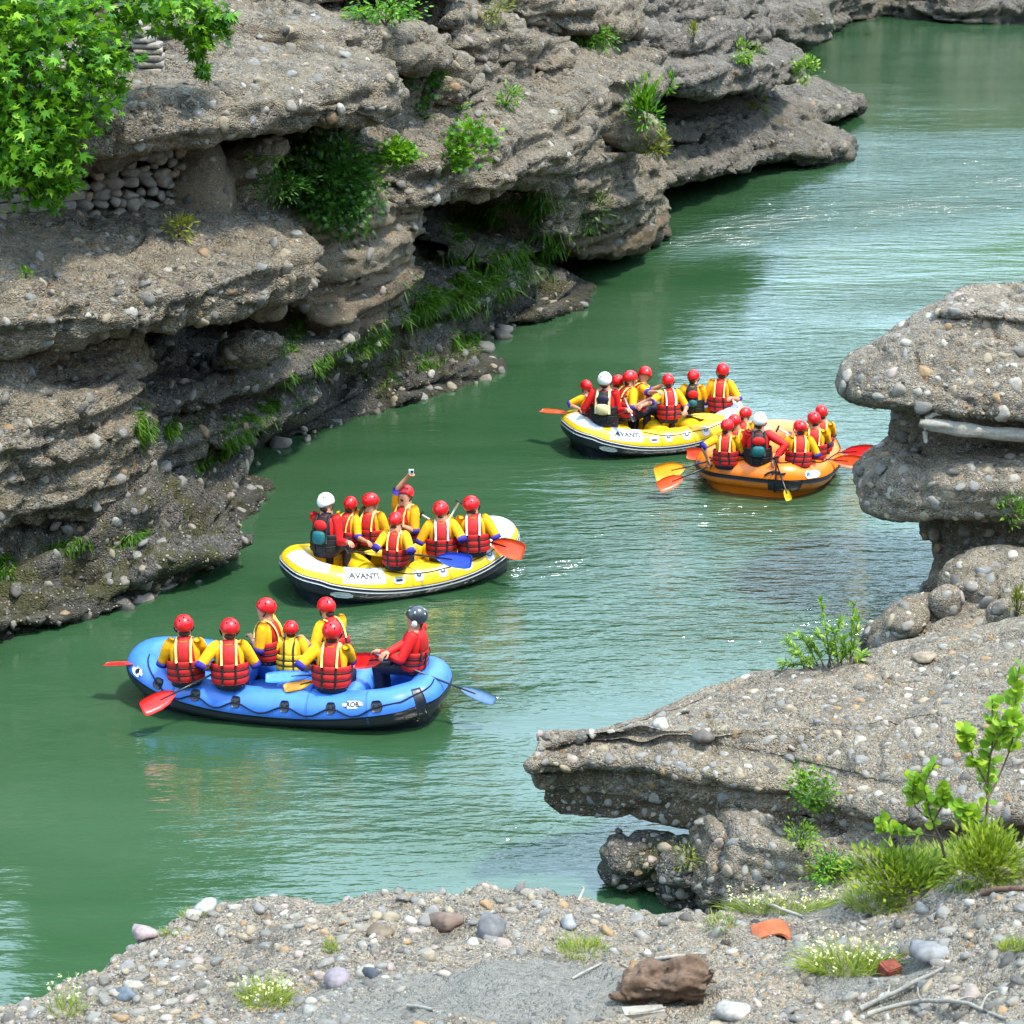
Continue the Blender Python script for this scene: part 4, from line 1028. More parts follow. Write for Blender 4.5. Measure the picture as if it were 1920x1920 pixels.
def person(seat, yaw, s, label, lean=.08, twist=0, head=(0, 0), RH=None, LH=None, kind='rower', tape='tape_y', helmet='helmet_red', face=False, group='rafters in helmets', legs=True, ponytail=False, vest='red_cloth', shirt='yellow_cloth', hold=1):
    """seat: place of the seat contact. Local frame faces +Y, X to the right hand. yaw turns left."""
    rp_ = random.Random(label); o = empty('person', seat, math.radians(yaw)); o.scale = (s * rp_.uniform(.93, 1.09), s * rp_.uniform(.95, 1.08), s)
    twist = twist or rp_.uniform(-14, 14); lean = lean + rp_.uniform(-.05, .12)
    head = (head[0] + rp_.uniform(-16, 16), head[1] + rp_.uniform(-10, 6), rp_.uniform(-9, 9))
    tag(o, label, 'person', group)
    cy, sy = math.cos(math.radians(yaw)), math.sin(math.radians(yaw))
    def loc(w):
        d = (np.asarray(w, float) - np.asarray(seat)) / s
        return np.array((d[0] * cy + d[1] * sy, -d[0] * sy + d[1] * cy, d[2]))
    RL = np.array(Matrix.Rotation(-lean, 3, 'X')); RT = np.array(Matrix.Rotation(math.radians(twist), 3, 'Z'))
    piv = np.array((0, 0, .08))
    def U(v):
        v = np.atleast_2d(np.asarray(v, float)); k = np.clip((v[:, 2:3] - .05) / .2, 0, 1)
        w = (v - piv) @ (RL @ RT).T + piv
        return v * (1 - k) + w * k
    neck = np.array((0, .02, .56))
    RH_ = np.array(Matrix.Rotation(math.radians(head[0]), 3, 'Z') @ Matrix.Rotation(math.radians(head[1]), 3, 'X') @ Matrix.Rotation(math.radians(head[2]), 3, 'Y'))
    def H(v):
        v = np.atleast_2d(np.asarray(v, float)); return U((v - neck) @ RH_.T + neck) if lean == 0 else (U(neck) + (v - neck) @ (RL @ RT @ RH_).T)
    V, E, R_ = [], [], []
    def av(p, r, link_to=None):
        V.append(np.asarray(p, float).ravel()); R_.append(r)
        if link_to is not None: E.append((link_to, len(V) - 1))
        return len(V) - 1
    pel = av((0, 0, .10), .10); wai = av(U((0, 0, .24)), .095, pel); che = av(U((0, 0, .42)), .10, wai)
    nk = av(U((0, .015, .555)), .052, che); jaw = av(H((0, .035, .64)), .068, nk); sk = av(H((0, .01, .715)), .088, jaw); top = av(H((0, 0, .785)), .075, sk)
    nose = av(H((0, .112, .688)), .014, jaw); ns2 = av(H((0, .100, .720)), .010, nose)
    arms = {}
    for sd, tgt in ((1, RH), (-1, LH)):
        sh = U((sd * .165, 0, .485))[0]
        if tgt is None: tgt = np.array((sd * .10, .34, .20))
        else: tgt = loc(tgt) if len(tgt) == 3 else np.array(tgt[1:], float)
        dirn = tgt - sh; Ld = np.linalg.norm(dirn)
        el, wr = ik(sh, tgt - dirn / Ld * .07, .285, .26, (sd * .50, -.40, -.80) if tgt[2] < .7 else (sd * .8, .3, 0))
        i0 = av(U((sd * .10, 0, .47)), .062, che); i1 = av(sh, .056, i0); i2 = av(sh + (el - sh) * .5, .047, i1); i3 = av(el, .040, i2)
        i4 = av(el + (wr - el) * .35, .041, i3); i5 = av(wr, .026, i4)
        f = wr - el; f /= np.linalg.norm(f)
        f = f * .8 + np.array((0, .15, -.1)); f /= np.linalg.norm(f)
        side = np.cross(f, (0, 0, 1)); side /= np.linalg.norm(side) + 1e-9; side = side * sd
        dn = np.cross(side, f) * sd; dn = dn if dn[2] < 0 else -dn
        pm = av(wr + f * .045, .030, i5)
        pm2 = av(wr + f * .075, .028, pm)
        for q, ln in ((-.028, .068), (-.009, .078), (.010, .074), (.028, .058)):
            b0 = av(wr + f * .088 + side * q, .0105, pm2)
            b1 = av(wr + f * (.088 + ln * .45) + side * q * 1.08 + dn * ln * .30 * hold, .0095, b0)
            av(wr + f * (.088 + ln * .60) + side * q * 1.08 + dn * ln * .85 * hold, .0085, b1)
        th = av(wr + f * .040 - side * .036 + dn * .012, .0120, pm)
        th2 = av(wr + f * .065 - side * .052 + dn * .028, .0105, th); av(wr + f * .088 - side * .046 + dn * .045, .0095, th2)
        arms[sd] = (sh, el, wr)
    knees = {}
    for sd in (1, -1):
        hp = np.array((sd * .085, .03, .075)); kn = np.array((sd * .13, .40, .06 if legs is True else legs)); an = np.array((sd * .13, .36, -.30)); toe = an + np.array((0, .13, -.05))
        h0 = av(hp, .080, pel); h1 = av(kn, .056, h0); h2 = av(an, .040, h1); av(toe, .034, h2)
        knees[sd] = (hp, kn, an, toe)
    bo = skin_body(V, E, R_, 0); bo.data.materials.append(M['skin']); bo.parent = o
    long_ = kind == 'guide'
    # shirt
    mb = MB()
    rings = [(-.005, .150, .125), (.03, .172, .140), (.10, .176, .140), (.22, .160, .122), (.34, .172, .124), (.43, .182, .114), (.49, .160, .100), (.525, .105, .080), (.555, .066, .064)]
    v, f = tube([(0, 0, z) for z, _, _ in rings], [(a, b) for _, a, b in rings], 20, up=(0, 1, 0))
    mb.add(U(v), f)
    for sd, (sh, el, wr) in arms.items():
        up_ = (el - sh)
        if long_:
            mb.add(*limb(sh - up_ * .08, el, .072, .056, 12)); mb.add(*limb(el, el + (wr - el) * .97, .056, .040, 12))
        else:
            end = sh + up_ * .92
            mb.add(*tube([sh - up_ * .30, sh - up_ * .12, sh + up_ * .15, sh + up_ * .5, sh + up_ * .8, end, end - up_ * .02], [.035, .064, .073, .068, .062, .064, .048], 14))
    mb.build('jacket' if long_ else 'shirt', M['red_bright' if long_ else shirt], o)
    if not long_:
        for sd, (sh, el, wr) in arms.items():
            up_ = (el - sh); e0, e1 = sh + up_ * .86, sh + up_ * 1.08
            MB().add(*tube([e0, e0, e1, e1, e1 - up_ * .03], [.058, .067, .063, .060, .046], 14)).build('cuff', M['blue_cuff'], o)
    # trousers
    mb = MB()
    mb.add(*tube([(0, 0, z) for z in (-.01, .0, .06, .085)], [(.12, .10), (.168, .140), (.176, .146), (.165, .138)], 18, up=(0, 1, 0)))
    for sd, (hp, kn, an, toe) in knees.items():
        mb.add(*limb(hp, kn, .098, .070, 12)); mb.add(*limb(kn, an, .068, .052, 12))
    mb.build('trousers', M['navy'], o)
    for sd, (hp, kn, an, toe) in knees.items():
        MB().add(*limb(an + (0, -.04, -.03), toe + (0, .05, 0), .048, .040, 10)).build('shoe', M['black_cloth'], o)
    # life jacket
    guide = kind == 'guide'
    if vest == 'red': guide = False
    vm = {'rower': vest, 'child': 'yellow_vest', 'guide': 'red_cloth' if vest == 'red' else 'black_cloth'}[kind]
    mb = MB(); zs = np.linspace(.072, .305, 22)
    puff = [.010 * abs(math.sin(math.pi * (z - .072) / .0777)) ** .6 for z in zs]
    pr = [(.150, .120)] + [(.206 + p, .160 + p) for p in puff] + [(.150, .120)]
    v, f = tube([(0, 0, .072)] + [(0, 0, z) for z in zs] + [(0, 0, .305)], pr, 26, up=(0, 1, 0)); mb.add(U(v), f)
    for fb in (-1, 1):                            # back and front panels up to the shoulders
        zz = [.262, .29, .36, .42, .47, .51, .535, .545]; hw = [.10, .125, .118, .112, .108, .100, .090, .070]; yy = [.12, .128, .122, .110, .094, .070, .045, .030]; tk = [.02, .034, .036, .036, .034, .030, .026, .01]
        if fb == 1: hw = [h * .98 for h in hw]
        ang = np.linspace(0, 2 * math.pi, 16, endpoint=False)
        VV = []
        for z, h, y, t in zip(zz, hw, yy, tk):
            c_, s_ = np.cos(ang), np.sin(ang)
            X_ = np.sign(c_) * np.abs(c_) ** .5 * h; Y_ = np.sign(s_) * np.abs(s_) ** .7 * t
            VV.append(np.stack([X_, fb * (y + Y_ - .25 * X_ ** 2 / .12), np.full(16, z)], 1))
        F = grid_faces(len(zz), 16, False, True).tolist() + [list(range(16)), list(range((len(zz) - 1) * 16, len(zz) * 16))]
        mb.add(U(np.concatenate(VV)), F)
    v, f = tube([(0, .0, .525), (0, .005, .55), (0, .01, .575)], [(.085, .080), (.080, .076), (.068, .068)], 16, up=(0, 1, 0)); mb.add(U(v), f)
    lj = mb.build('life_jacket', M[vm], o)
    for z in (.150, .227):
        ang = np.linspace(0, 2 * math.pi, 29)
        pth = np.stack([np.cos(ang) * .213, np.sin(ang) * .167, np.full(29, z)], 1)
        MB().add(*tube(U(pth), [(.006, .011)] * 29, 6, caps=False)).build('strap', M['black_web'], lj)
    xs_ = (-.075, .075)
    if kind == 'child':
        for x in xs_:
            MB().add(*tube(U([(x, -.165, .05), (x * .95, -.168, .20), (x * .9, -.172, .30), (x * .9, -.165, .42), (x, -.12, .51), (x, -.04, .565), (x, .06, .55)]), [(.013, .004)] * 7, 6, up=(0, -1, .3))).build('strap', M['black_web'], lj)
    else:
        for x in xs_:
            MB().add(*tube(U([(x, -.163, .070), (x, -.172, .11), (x, -.166, .17), (x, -.172, .25), (x, -.160, .305)]), [(.012, .004)] * 5, 6, up=(0, -1, .3))).build('strap', M['black_web'], lj)
            if kind == 'rower' and tape:
                MB().add(*tube(U([(x * 1.1, -.166, .30), (x * 1.1, -.164, .37), (x * 1.12, -.150, .43), (x * 1.12, -.125, .485), (x * 1.1, -.075, .545), (x * 1.1, 0, .566), (x * 1.1, .075, .545), (x * 1.12, .125, .485), (x * 1.12, .150, .43), (x * 1.1, .160, .34)]), [(.0135, .005)] * 10, 6, up=(0, -1, .3))).build('reflective_tape', M[tape], lj)
    if guide:
        col = vest if vest in ('cream',) else 'teal'
        b_, f_ = ellipsoid((0, -.185, .27), (.095, .05, .085), 16, 8); b_[:, 0] = np.sign(b_[:, 0]) * np.abs(b_[:, 0] / .095) ** .6 * .095; b_[:, 2] = .27 + np.sign(b_[:, 2] - .27) * np.abs((b_[:, 2] - .27) / .085) ** .6 * .085
        MB().add(U(b_), f_).build('back_pouch', M[col], lj)
        b_, f_ = ellipsoid((0, -.150, .42), (.10, .035, .075), 16, 8)
        MB().add(U(b_), f_).build('back_panel', M['red_bright' if col == 'teal' else 'navy'], lj)
        for x in (-.10, .10):
            MB().add(*tube(U([(x, -.172, .20), (x, -.165, .33), (x * .95, -.14, .45), (x * .9, -.07, .545), (x * .9, .06, .55), (x, .15, .42)]), [(.020, .006)] * 6, 6, up=(0, -1, .3))).build('shoulder_strap', M['cream' if col == 'cream' else 'black_web'], lj)
    # helmet
    nu, rows = 24, []
    c0 = np.array((0, .005, .715))
    for layer, (k, seq) in enumerate(((1.0, np.linspace(0, 1, 11)), (.90, np.linspace(1, 0, 8)))):
        for t in seq:
            ring = []
            for i in range(nu):
                ph = 2 * math.pi * i / nu; fr = math.sin(ph)      # +1 forehead, -1 nape
                tm = math.radians(108 - 24 * max(fr, 0) ** 2 + 24 * max(-fr, 0))
                th_ = t * tm
                ring.append(c0 + k * np.array((.110 * math.sin(th_) * math.cos(ph), .131 * math.sin(th_) * math.sin(ph), .120 * math.cos(th_))))
            rows.append(ring)
    v = np.array(rows).reshape(-1, 3); f = grid_faces(len(rows), nu, False, True)[:, ::-1].tolist()
    he = MB().add(H(v), f).build('helmet', M[helmet], o)
    mb = MB()
    for az, el_ in ((60, 38), (120, 38), (-60, 30), (-120, 30), (-90, 52), (10, 40), (170, 40)):
        a_, e_ = math.radians(az), math.radians(el_); d = np.array((math.cos(e_) * math.cos(a_), math.cos(e_) * math.sin(a_), math.sin(e_)))
        Q = np.array(Vector(d).to_track_quat('Z', 'Y').to_matrix())
        b_, f_ = ellipsoid(c0 + d * np.array((.1095, .1305, .1195)), (.011, .015, .004), 8, 4, Q); mb.add(H(b_), f_)
    mb.build('vent', M['vent' if helmet != 'helmet_black' else 'grey_pvc'], he)
    st = [(.112, .02, .68), (.085, .045, .63), (.04, .07, .585), (0, .075, .578), (-.04, .07, .585), (-.085, .045, .63), (-.112, .02, .68)]
    MB().add(*tube(H(st), [(.005, .010)] * 7, 6)).build('chin_strap', M['white_pvc' if helmet == 'helmet_black' else 'black_web'], he)
    if helmet == 'helmet_black':
        for sd in (1, -1):
            b_, f_ = ellipsoid((sd * .112, .015, .655), (.014, .035, .045), 10, 6); MB().add(H(b_), f_).build('ear_pad', M['white_pvc'], he)
    b_, f_ = ellipsoid((0, -.030, .615), (.066, .050, .050), 12, 8)
    MB().add(H(b_), f_).build('hair', M['hair'], o)
    if ponytail:
        MB().add(*tube(H([(0, -.08, .62), (0, -.12, .58), (0, -.14, .50), (0, -.145, .42)]), [.02, .03, .026, .010], 8)).build('ponytail', M['hair'], o)
    if face:
        for sd in (1, -1):
            b_, f_ = ellipsoid((sd * .032, .092, .712), (.013, .008, .008), 8, 6); MB().add(H(b_), f_).build('eye', M['eye'], o)
            b_, f_ = ellipsoid((sd * .033, .094, .732), (.020, .008, .005), 8, 6); MB().add(H(b_), f_).build('eyebrow', M['hair'], o)
            b_, f_ = ellipsoid((sd * .083, .01, .675), (.012, .020, .030), 8, 6); MB().add(H(b_), f_).build('ear', M['skin'], o)
        b_, f_ = ellipsoid((0, .097, .650), (.024, .008, .007), 10, 6); MB().add(H(b_), f_).build('mouth', M['lip'], o)
    if face == 'beard':
        b_, f_ = ellipsoid((0, .055, .628), (.062, .052, .042), 12, 8); MB().add(H(b_), f_).build('beard', M['hair'], o)
    o['_arms'] = 0; del o['_arms']
    return o

CAMDIR = lambda p: (np.array((0, 0, CAM_H)) - p) / np.linalg.norm(np.array((0, 0, CAM_H)) - p)
def paddle(tip, grip, blade, label, shaft='shaft', wid=.20, blen=.46, face=None, tgrip=True):
    tip, grip = np.asarray(tip, float), np.asarray(grip, float); d = tip - grip; L = np.linalg.norm(d); d /= L
    o = empty('paddle', grip); tag(o, label, 'paddle', 'paddles')
    n = CAMDIR(tip) if face is None else np.asarray(face, float)
    w = np.cross(d, n); w /= np.linalg.norm(w); n = np.cross(w, d)
    t = tip - grip; b0 = L - blen
    MB().add(*tube([d * 0, d * (b0 + blen * .45)], [.016, .014], 10)).build('shaft', M[shaft], o)
    out = []
    for k, h in ((0, .018), (.12, .05), (.3, .085), (.55, .100), (.8, .098), (.94, .088), (1.0, .070)):
        out.append((k, h * wid / .20))
    VV = []
    for k, h in out:
        c = d * (b0 + blen * k)
        for x in (-1, -.5, 0, .5, 1):
            bow = .018 * (x * x - .5) + (.014 if x == 0 and k < .6 else 0)
            VV.append((c + w * h * x + n * (bow + .006), c + w * h * x + n * (bow - .006)))
    VV = np.array(VV); top, low = VV[:, 0], VV[:, 1]; m = len(top); F = grid_faces(len(out), 5)
    per = [i * 5 for i in range(len(out))] + [(len(out) - 1) * 5 + j for j in range(1, 5)] + [i * 5 + 4 for i in range(len(out) - 2, -1, -1)] + [3, 2, 1]
    side = [[per[i], per[(i + 1) % len(per)], per[(i + 1) % len(per)] + m, per[i] + m] for i in range(len(per))]
    MB().add(np.vstack([top, low]), F.tolist() + (F[:, ::-1] + m).tolist() + side).build('blade', M[blade], o)
    if tgrip:
        MB().add(*limb(-w * .055, w * .055, .017, .017, 8)).build('grip', M['black_web'], o)
    return o

# ---- blue raft
seat = lambda px, py, z: W(px, py, z)
B_ = 'rafters in the blue raft'
pA = P(318, 1243, 26.6)
person(seat(350, 1281, .50), 12, 1.13, 'person at the bow end of the blue raft in yellow shirt, back turned', LH=P(312, 1243, 26.55), RH=P(388, 1250, 26.7), group=B_)
person(seat(432, 1286, .50), 4, 1.10, 'person second from the blue bow, in red life jacket over yellow shirt, head bowed', head=(12, -8), LH=P(398, 1262, 26.15), RH=P(468, 1228, 26.5), group=B_)
person(seat(508, 1240, .52), 62, 1.10, 'person turned sideways on the far side of the blue raft, forearm held out', head=(15, 0), LH=P(468, 1200, 26.9), RH=P(497, 1203, 26.7), face=True, group=B_, tape='tape_y')
person(seat(545, 1260, .42), -6, .86, 'small child in a yellow life jacket with black straps amid the blue raft', kind='child', LH=P(520, 1215, 26.9), RH=P(572, 1240, 26.9), group=B_)
person(seat(632, 1240, .52), 42, 1.08, 'person leaning across the far side of the blue raft with one arm stretched left', lean=.28, head=(20, 0), LH=P(562, 1203, 26.9), RH=P(590, 1215, 26.9), face=True, group=B_)
person(seat(622, 1292, .50), -8, 1.12, 'person on the near blue tube closest to the black helmeted guide, back turned', head=(-14, 0), LH=P(592, 1262, 26.1), RH=P(660, 1250, 26.6), group=B_)
person(seat(775, 1258, .58), 78, 1.14, 'guide in black helmet and red sleeves seated at the blue stern, seen in profile', kind='guide', vest='red', head=(12, 0), LH=P(706, 1228, 26.2), RH=P(716, 1232, 26.0), helmet='helmet_black', face='beard', group=B_, lean=-.10)
paddle(P(196, 1246, 26.75), P(345, 1242, 26.5), 'pad_red', 'red paddle held level past the blue bow, blade edge on', face=(0, .2, 1), blen=.52)
paddle(P(266, 1330, 25.45), P(402, 1262, 26.1), 'pad_red', 'red paddle with broad blade hanging over the near blue bow', wid=.24, blen=.50)
paddle(P(498, 1272, 26.1), P(640, 1262, 26.15), 'pad_sky', 'pale blue paddle lying along the blue raft floor', wid=.20, face=(0, -.5, 1), blen=.62)
paddle(P(533, 1292, 25.95), P(650, 1262, 26.2), 'pad_amber', 'amber paddle poking out under the pale blue blade', wid=.16, blen=.40, face=(0, -.5, 1))
paddle(P(928, 1316, 25.7), P(735, 1240, 26.25), 'pad_slate', 'slate blue paddle trailing in the water behind the blue stern', wid=.17, blen=.52, face=(0, -.7, 1))
paddle(P(662, 1240, 26.35), P(790, 1232, 26.15), 'pad_red', 'red paddle lying in front of the black helmeted guide', wid=.22, blen=.42)
# ---- first yellow raft
Y_ = 'rafters in the nearer yellow raft'
person(seat(610, 1040, .62), -22, 1.17, 'guide in white helmet sitting high on the stern of the nearer yellow raft', kind='guide', vest='teal', helmet='helmet_white', lean=.12, RH=P(655, 1025, 30.4), LH=P(640, 1020, 31.2), group=Y_)
person(seat(648, 1030, .50), -40, 1.02, 'person half hidden behind the white helmeted guide of the nearer yellow raft', RH=P(692, 1022, 30.9), LH=P(680, 1000, 31.6), group=Y_, face=True)
person(seat(694, 1026, .52), -24, 1.06, 'person with dark hair down the neck on the far side of the nearer yellow raft', tape='tape_y', head=(-30, 0), group=Y_, ponytail=True)
person(seat(762, 1015, .54), 158, 1.12, 'person facing the viewer with one bare arm raised high holding a small camera', RH=P(766, 888, 31.55), LH=P(745, 990, 31.3), head=(8, 22), face='beard', group=Y_, twist=-12)
person(seat(742, 1064, .50), -10, 1.04, 'person on the near tube of the nearer yellow raft, yellow taped life jacket', lean=.10, head=(-14, -6), RH=P(780, 1038, 30.6), LH=P(706, 1030, 30.7), group=Y_)
person(seat(828, 1046, .50), 0, 1.08, 'person with white taped life jacket beside the blue blade on the nearer yellow raft', tape='tape_w', RH=P(868, 1022, 31.1), LH=P(792, 1018, 31.3), group=Y_)
person(seat(888, 1038, .52), 4, 1.10, 'person nearest the white bow of the nearer yellow raft, back turned', tape='tape_w', RH=P(914, 1012, 31.4), LH=P(860, 1010, 31.7), group=Y_)
cm = empty('camera', P(771, 884, 31.5)); tag(cm, 'tiny grey action camera held up in the raised hand', 'camera')
MB().add(*box((0, 0, 0), (.075, .05, .062))).build('case', M['grey_pvc'], cm, smooth=False)
MB().add(*tube([(.012, -.024, .004), (.012, -.036, .004)], .02, 12)).build('lens', M['vent'], cm)
paddle(P(884, 1054, 30.1), P(765, 1038, 30.7), 'pad_blue', 'deep blue paddle sticking out over the side of the nearer yellow raft', wid=.24, blen=.62)
paddle(P(982, 1036, 31.0), P(900, 1010, 31.4), 'pad_orange', 'orange red paddle held beyond the white bow of the nearer yellow raft', wid=.30, blen=.58)
paddle(P(736, 1040, 31.0), P(650, 1034, 30.6), 'pad_yellow', 'yellow paddle resting inside the nearer yellow raft by the guide', wid=.18, blen=.50, face=(0, -.4, 1))
paddle(P(850, 1000, 31.6), P(790, 965, 31.6), 'pad_yellow', 'paddle with white shaft and black grip beside the white taped jacket', shaft='shaft_w', blen=.3)
paddle(P(835, 985, 32.0), P(861, 941, 32.0), 'pad_yellow', 'paddle with pale shaft raised between two red helmets', shaft='shaft_w', blen=.2)
# ---- second yellow raft
Z_ = 'rafters in the farther yellow raft'
person(seat(1132, 795, .62), -8, 1.18, 'guide in white helmet with cream pouch on the back, sitting on the farther yellow stern', kind='guide', vest='cream', helmet='helmet_white', lean=.03, RH=P(1176, 775, 37.6), LH=P(1102, 765, 38.3), group=Z_)
person(seat(1102, 790, .48), 25, .96, 'person squeezed outside the cream pouch guide, leftmost in the farther yellow raft', tape='tape_w', LH=P(1085, 773, 38.3), group=Z_)
person(seat(1152, 782, .5), -30, .98, 'person almost hidden behind the shoulder of the cream pouch guide', group=Z_, face=True)
person(seat(1170, 786, .52), -48, 1.12, 'person reaching forward with a long bare forearm just right of the cream pouch guide', lean=.22, RH=P(1218, 755, 38.2), LH=P(1205, 757, 38.5), group=Z_)
person(seat(1192, 776, .54), -70, 1.12, 'person in the farther yellow raft looking back over the shoulder with face visible', head=(-80, 0), face=True, lean=.2, RH=P(1236, 735, 37.9), LH=P(1245, 722, 38.6), group=Z_)
person(seat(1254, 790, .50), 6, 1.08, 'person with white taped life jacket amid the farther yellow raft, back turned', tape='tape_w', LH=P(1200, 762, 38.0), RH=P(1288, 776, 38.2), group=Z_)
person(seat(1298, 778, .48), -4, 1.04, 'person in black vest with teal pouch over a yellow shirt in the farther yellow raft', kind='rower', vest='black_cloth', tape=None, group=Z_)
gp = [q for q in scene.objects if q.name.startswith('life_jacket')][-1]
b_, f_ = ellipsoid((0, -.185, .27), (.08, .04, .07), 14, 8); MB().add(b_, f_).build('back_pouch', M['teal'], gp)
b_, f_ = ellipsoid((0, -.155, .43), (.10, .03, .075), 14, 8); MB().add(b_, f_).build('back_panel', M['red_bright'], gp)
person(seat(1350, 776, .52), -6, 1.17, 'tall person at the bow end of the farther yellow raft with hand on hip', tape='tape_y', RH=P(1376, 752, 38.5), group=Z_)
paddle(P(1014, 770, 38.8), P(1100, 778, 38.2), 'pad_orange', 'orange paddle held out behind the farther yellow stern', face=(0, -.1, 1), blen=.62)
paddle(P(1358, 785, 38.0), P(1268, 776, 38.2), 'pad_yellow', 'yellow paddle laid along the top of the farther yellow raft', wid=.2, blen=.62, face=(0, -.4, 1))
paddle(P(1190, 790, 37.8), P(1170, 745, 38.0), 'shaft', 'paddle with grey shaft held upright by the cream pouch guide', shaft='shaft_w', wid=.1, blen=.2)
# ---- orange raft
O_ = 'rafters in the orange raft'
person(seat(1392, 848, .5), -12, .98, 'person farthest forward on the far left tube of the orange raft, face half turned', head=(-60, 0), face=True, group=O_)
person(seat(1377, 862, .5), -14, 1.0, 'person second from the stern on the left tube of the orange raft', group=O_)
person(seat(1360, 876, .5), -6, 1.03, 'person nearest the stern on the left tube of the orange raft', LH=P(1325, 868, 35.6), RH=P(1392, 852, 36), group=O_)
person(seat(1420, 872, .56), -12, 1.14, 'guide in white helmet with teal pouch seated on the stern of the orange raft', kind='guide', vest='teal', helmet='helmet_white', RH=P(1456, 868, 35.3), LH=P(1400, 850, 36), group=O_, lean=.04)
person(seat(1496, 878, .5), -14, 1.02, 'person nearest the stern on the right tube of the orange raft', LH=P(1464, 850, 36.0), RH=P(1530, 852, 35.9), head=(10, 0), group=O_)
person(seat(1524, 864, .5), -12, 1.06, 'person in the middle of the right tube of the orange raft', RH=P(1556, 846, 36.5), group=O_)
person(seat(1538, 850, .52), -14, 1.06, 'person farthest forward on the right tube of the orange raft', RH=P(1565, 838, 37.2), group=O_)
paddle(P(1228, 890, 35.4), P(1340, 862, 35.7), 'pad_amber', 'amber paddle dipped over the left side of the orange raft', wid=.32, blen=.55)
paddle(P(1234, 914, 35.2), P(1345, 868, 35.8), 'pad_orange', 'orange red paddle just under the amber one left of the orange raft', wid=.24, blen=.52)
paddle(P(1288, 850, 36.6), P(1370, 853, 36.2), 'pad_orange', 'short orange red paddle blade behind the left tube of the orange raft', wid=.22, blen=.40)
paddle(P(1640, 845, 36.6), P(1545, 850, 36.6), 'pad_red', 'red paddle reaching right towards the mushroom rock, upper of two', wid=.24, blen=.58)
paddle(P(1622, 868, 36.1), P(1520, 858, 36.0), 'pad_orange', 'orange red paddle below the red one right of the orange raft', wid=.24, blen=.58)
paddle(P(1632, 872, 36.9), P(1548, 852, 36.9), 'pad_yellow', 'yellow paddle mostly hidden behind two red blades by the mushroom rock', wid=.22, blen=.58)
paddle(P(1480, 938, 35.05), P(1452, 858, 35.3), 'pad_yellow', 'steering paddle of the orange raft guide with yellow blade in the water', wid=.12, blen=.22)
paddle(P(1484, 816, 36.5), P(1458, 804, 36.4), 'shaft_w', 'paddle with black grip leaning between guide and crew in the orange raft', blen=.15, wid=.1, shaft='shaft_w')

# bake the grown bodies
bpy.context.view_layer.update()
dg = bpy.context.evaluated_depsgraph_get()
baked = [(o, bpy.data.meshes.new_from_object(o.evaluated_get(dg))) for o in SKINS]
for o, me in baked:
    o.modifiers.clear(); o.data = me
    me.materials.clear(); me.materials.append(M['skin'])
    me.polygons.foreach_set('use_smooth', np.ones(len(me.polygons), dtype=bool))
# ------------------------------------------------------------------ leaves, stems, grass
def tmpl_poly(pts, bend=.12):
    v = np.array([(x, y, -bend * (y * y) - .25 * bend * abs(x)) for x, y in pts]); return v
def plane_leaf():
    p = [(0, 0)]
    for a, r in ((-78, .55), (-52, .34), (-34, .88), (-16, .45), (0, 1.0), (16, .45), (34, .88), (52, .34), (78, .55)):
        p.append((math.sin(math.radians(a)) * r, .12 + math.cos(math.radians(a)) * r * .95))
    return tmpl_poly(p)
LEAF = {'plane': plane_leaf(),
        'obovate': tmpl_poly([(0, 0), (.16, .22), (.36, .55), (.34, .86), (.12, 1.0), (-.12, 1.0), (-.34, .86), (-.36, .55), (-.16, .22)]),
        'lance': tmpl_poly([(0, 0), (.13, .3), (.12, .62), (0, 1.0), (-.12, .62), (-.13, .3)]),
        'small': tmpl_poly([(0, 0), (.24, .4), (.18, .8), (0, 1.0), (-.18, .8), (-.24, .4)])}
def frames(dirs, spin, rng):
    d = dirs / (np.linalg.norm(dirs, axis=1, keepdims=True) + 1e-9)
    u = np.tile((0, 0, 1.0), (len(d), 1)) + rng.normal(0, spin, (len(d), 3))
    x = np.cross(d, u); x /= np.linalg.norm(x, axis=1, keepdims=True) + 1e-9
    return x, d, np.cross(x, d)
def leaf_mesh(kind, pos, dirs, size, rng, spin=.45):
    T_ = LEAF[kind]; k = len(T_); x, d, n = frames(dirs, spin, rng)
    V = pos[:, None, :] + (x[:, None, :] * T_[None, :, 0:1] + d[:, None, :] * T_[None, :, 1:2] + n[:, None, :] * T_[None, :, 2:3]) * size[:, None, None]
    F = (np.arange(len(pos))[:, None] * k + np.arange(k)[None, :])
    return V.reshape(-1, 3), F
def blade_mesh(pos, dirs, length, width, rng, droop=.5):
    n = len(pos); d = dirs / (np.linalg.norm(dirs, axis=1, keepdims=True) + 1e-9)
    s = np.cross(d, rng.normal(0, 1, (n, 3))); s /= np.linalg.norm(s, axis=1, keepdims=True) + 1e-9
    out = d.copy(); out[:, 2] = 0
    V = []
    for t in (0, .4, .75, 1.0):
        c = pos + d * (length * t)[:, None] + out * (length * .35 * t * t)[:, None] - np.array((0, 0, 1.0)) * (length * droop * t * t * .6)[:, None]
        w = (width * (1 - t) ** .7 + .0004)[:, None]
        V += [c - s * w, c + s * w]
    V = np.stack(V, 1).reshape(-1, 3); b = np.arange(n)[:, None] * 8
    F = np.concatenate([b + np.array([[0, 1, 3, 2]]), b + np.array([[2, 3, 5, 4]]), b + np.array([[4, 5, 7, 6]])])
    return V, F
M['leaf_bright'] = leaf_material('bright_leaves', (.010, .05, .002), (.060, .21, .005), (.20, .40, .012))  # darkest tone stands in for shaded gaps between the leaves
M['leaf_bright_one'] = leaf_material('bright_leaf', (.025, .10, .003), (.080, .25, .006), (.22, .42, .015), island=False)
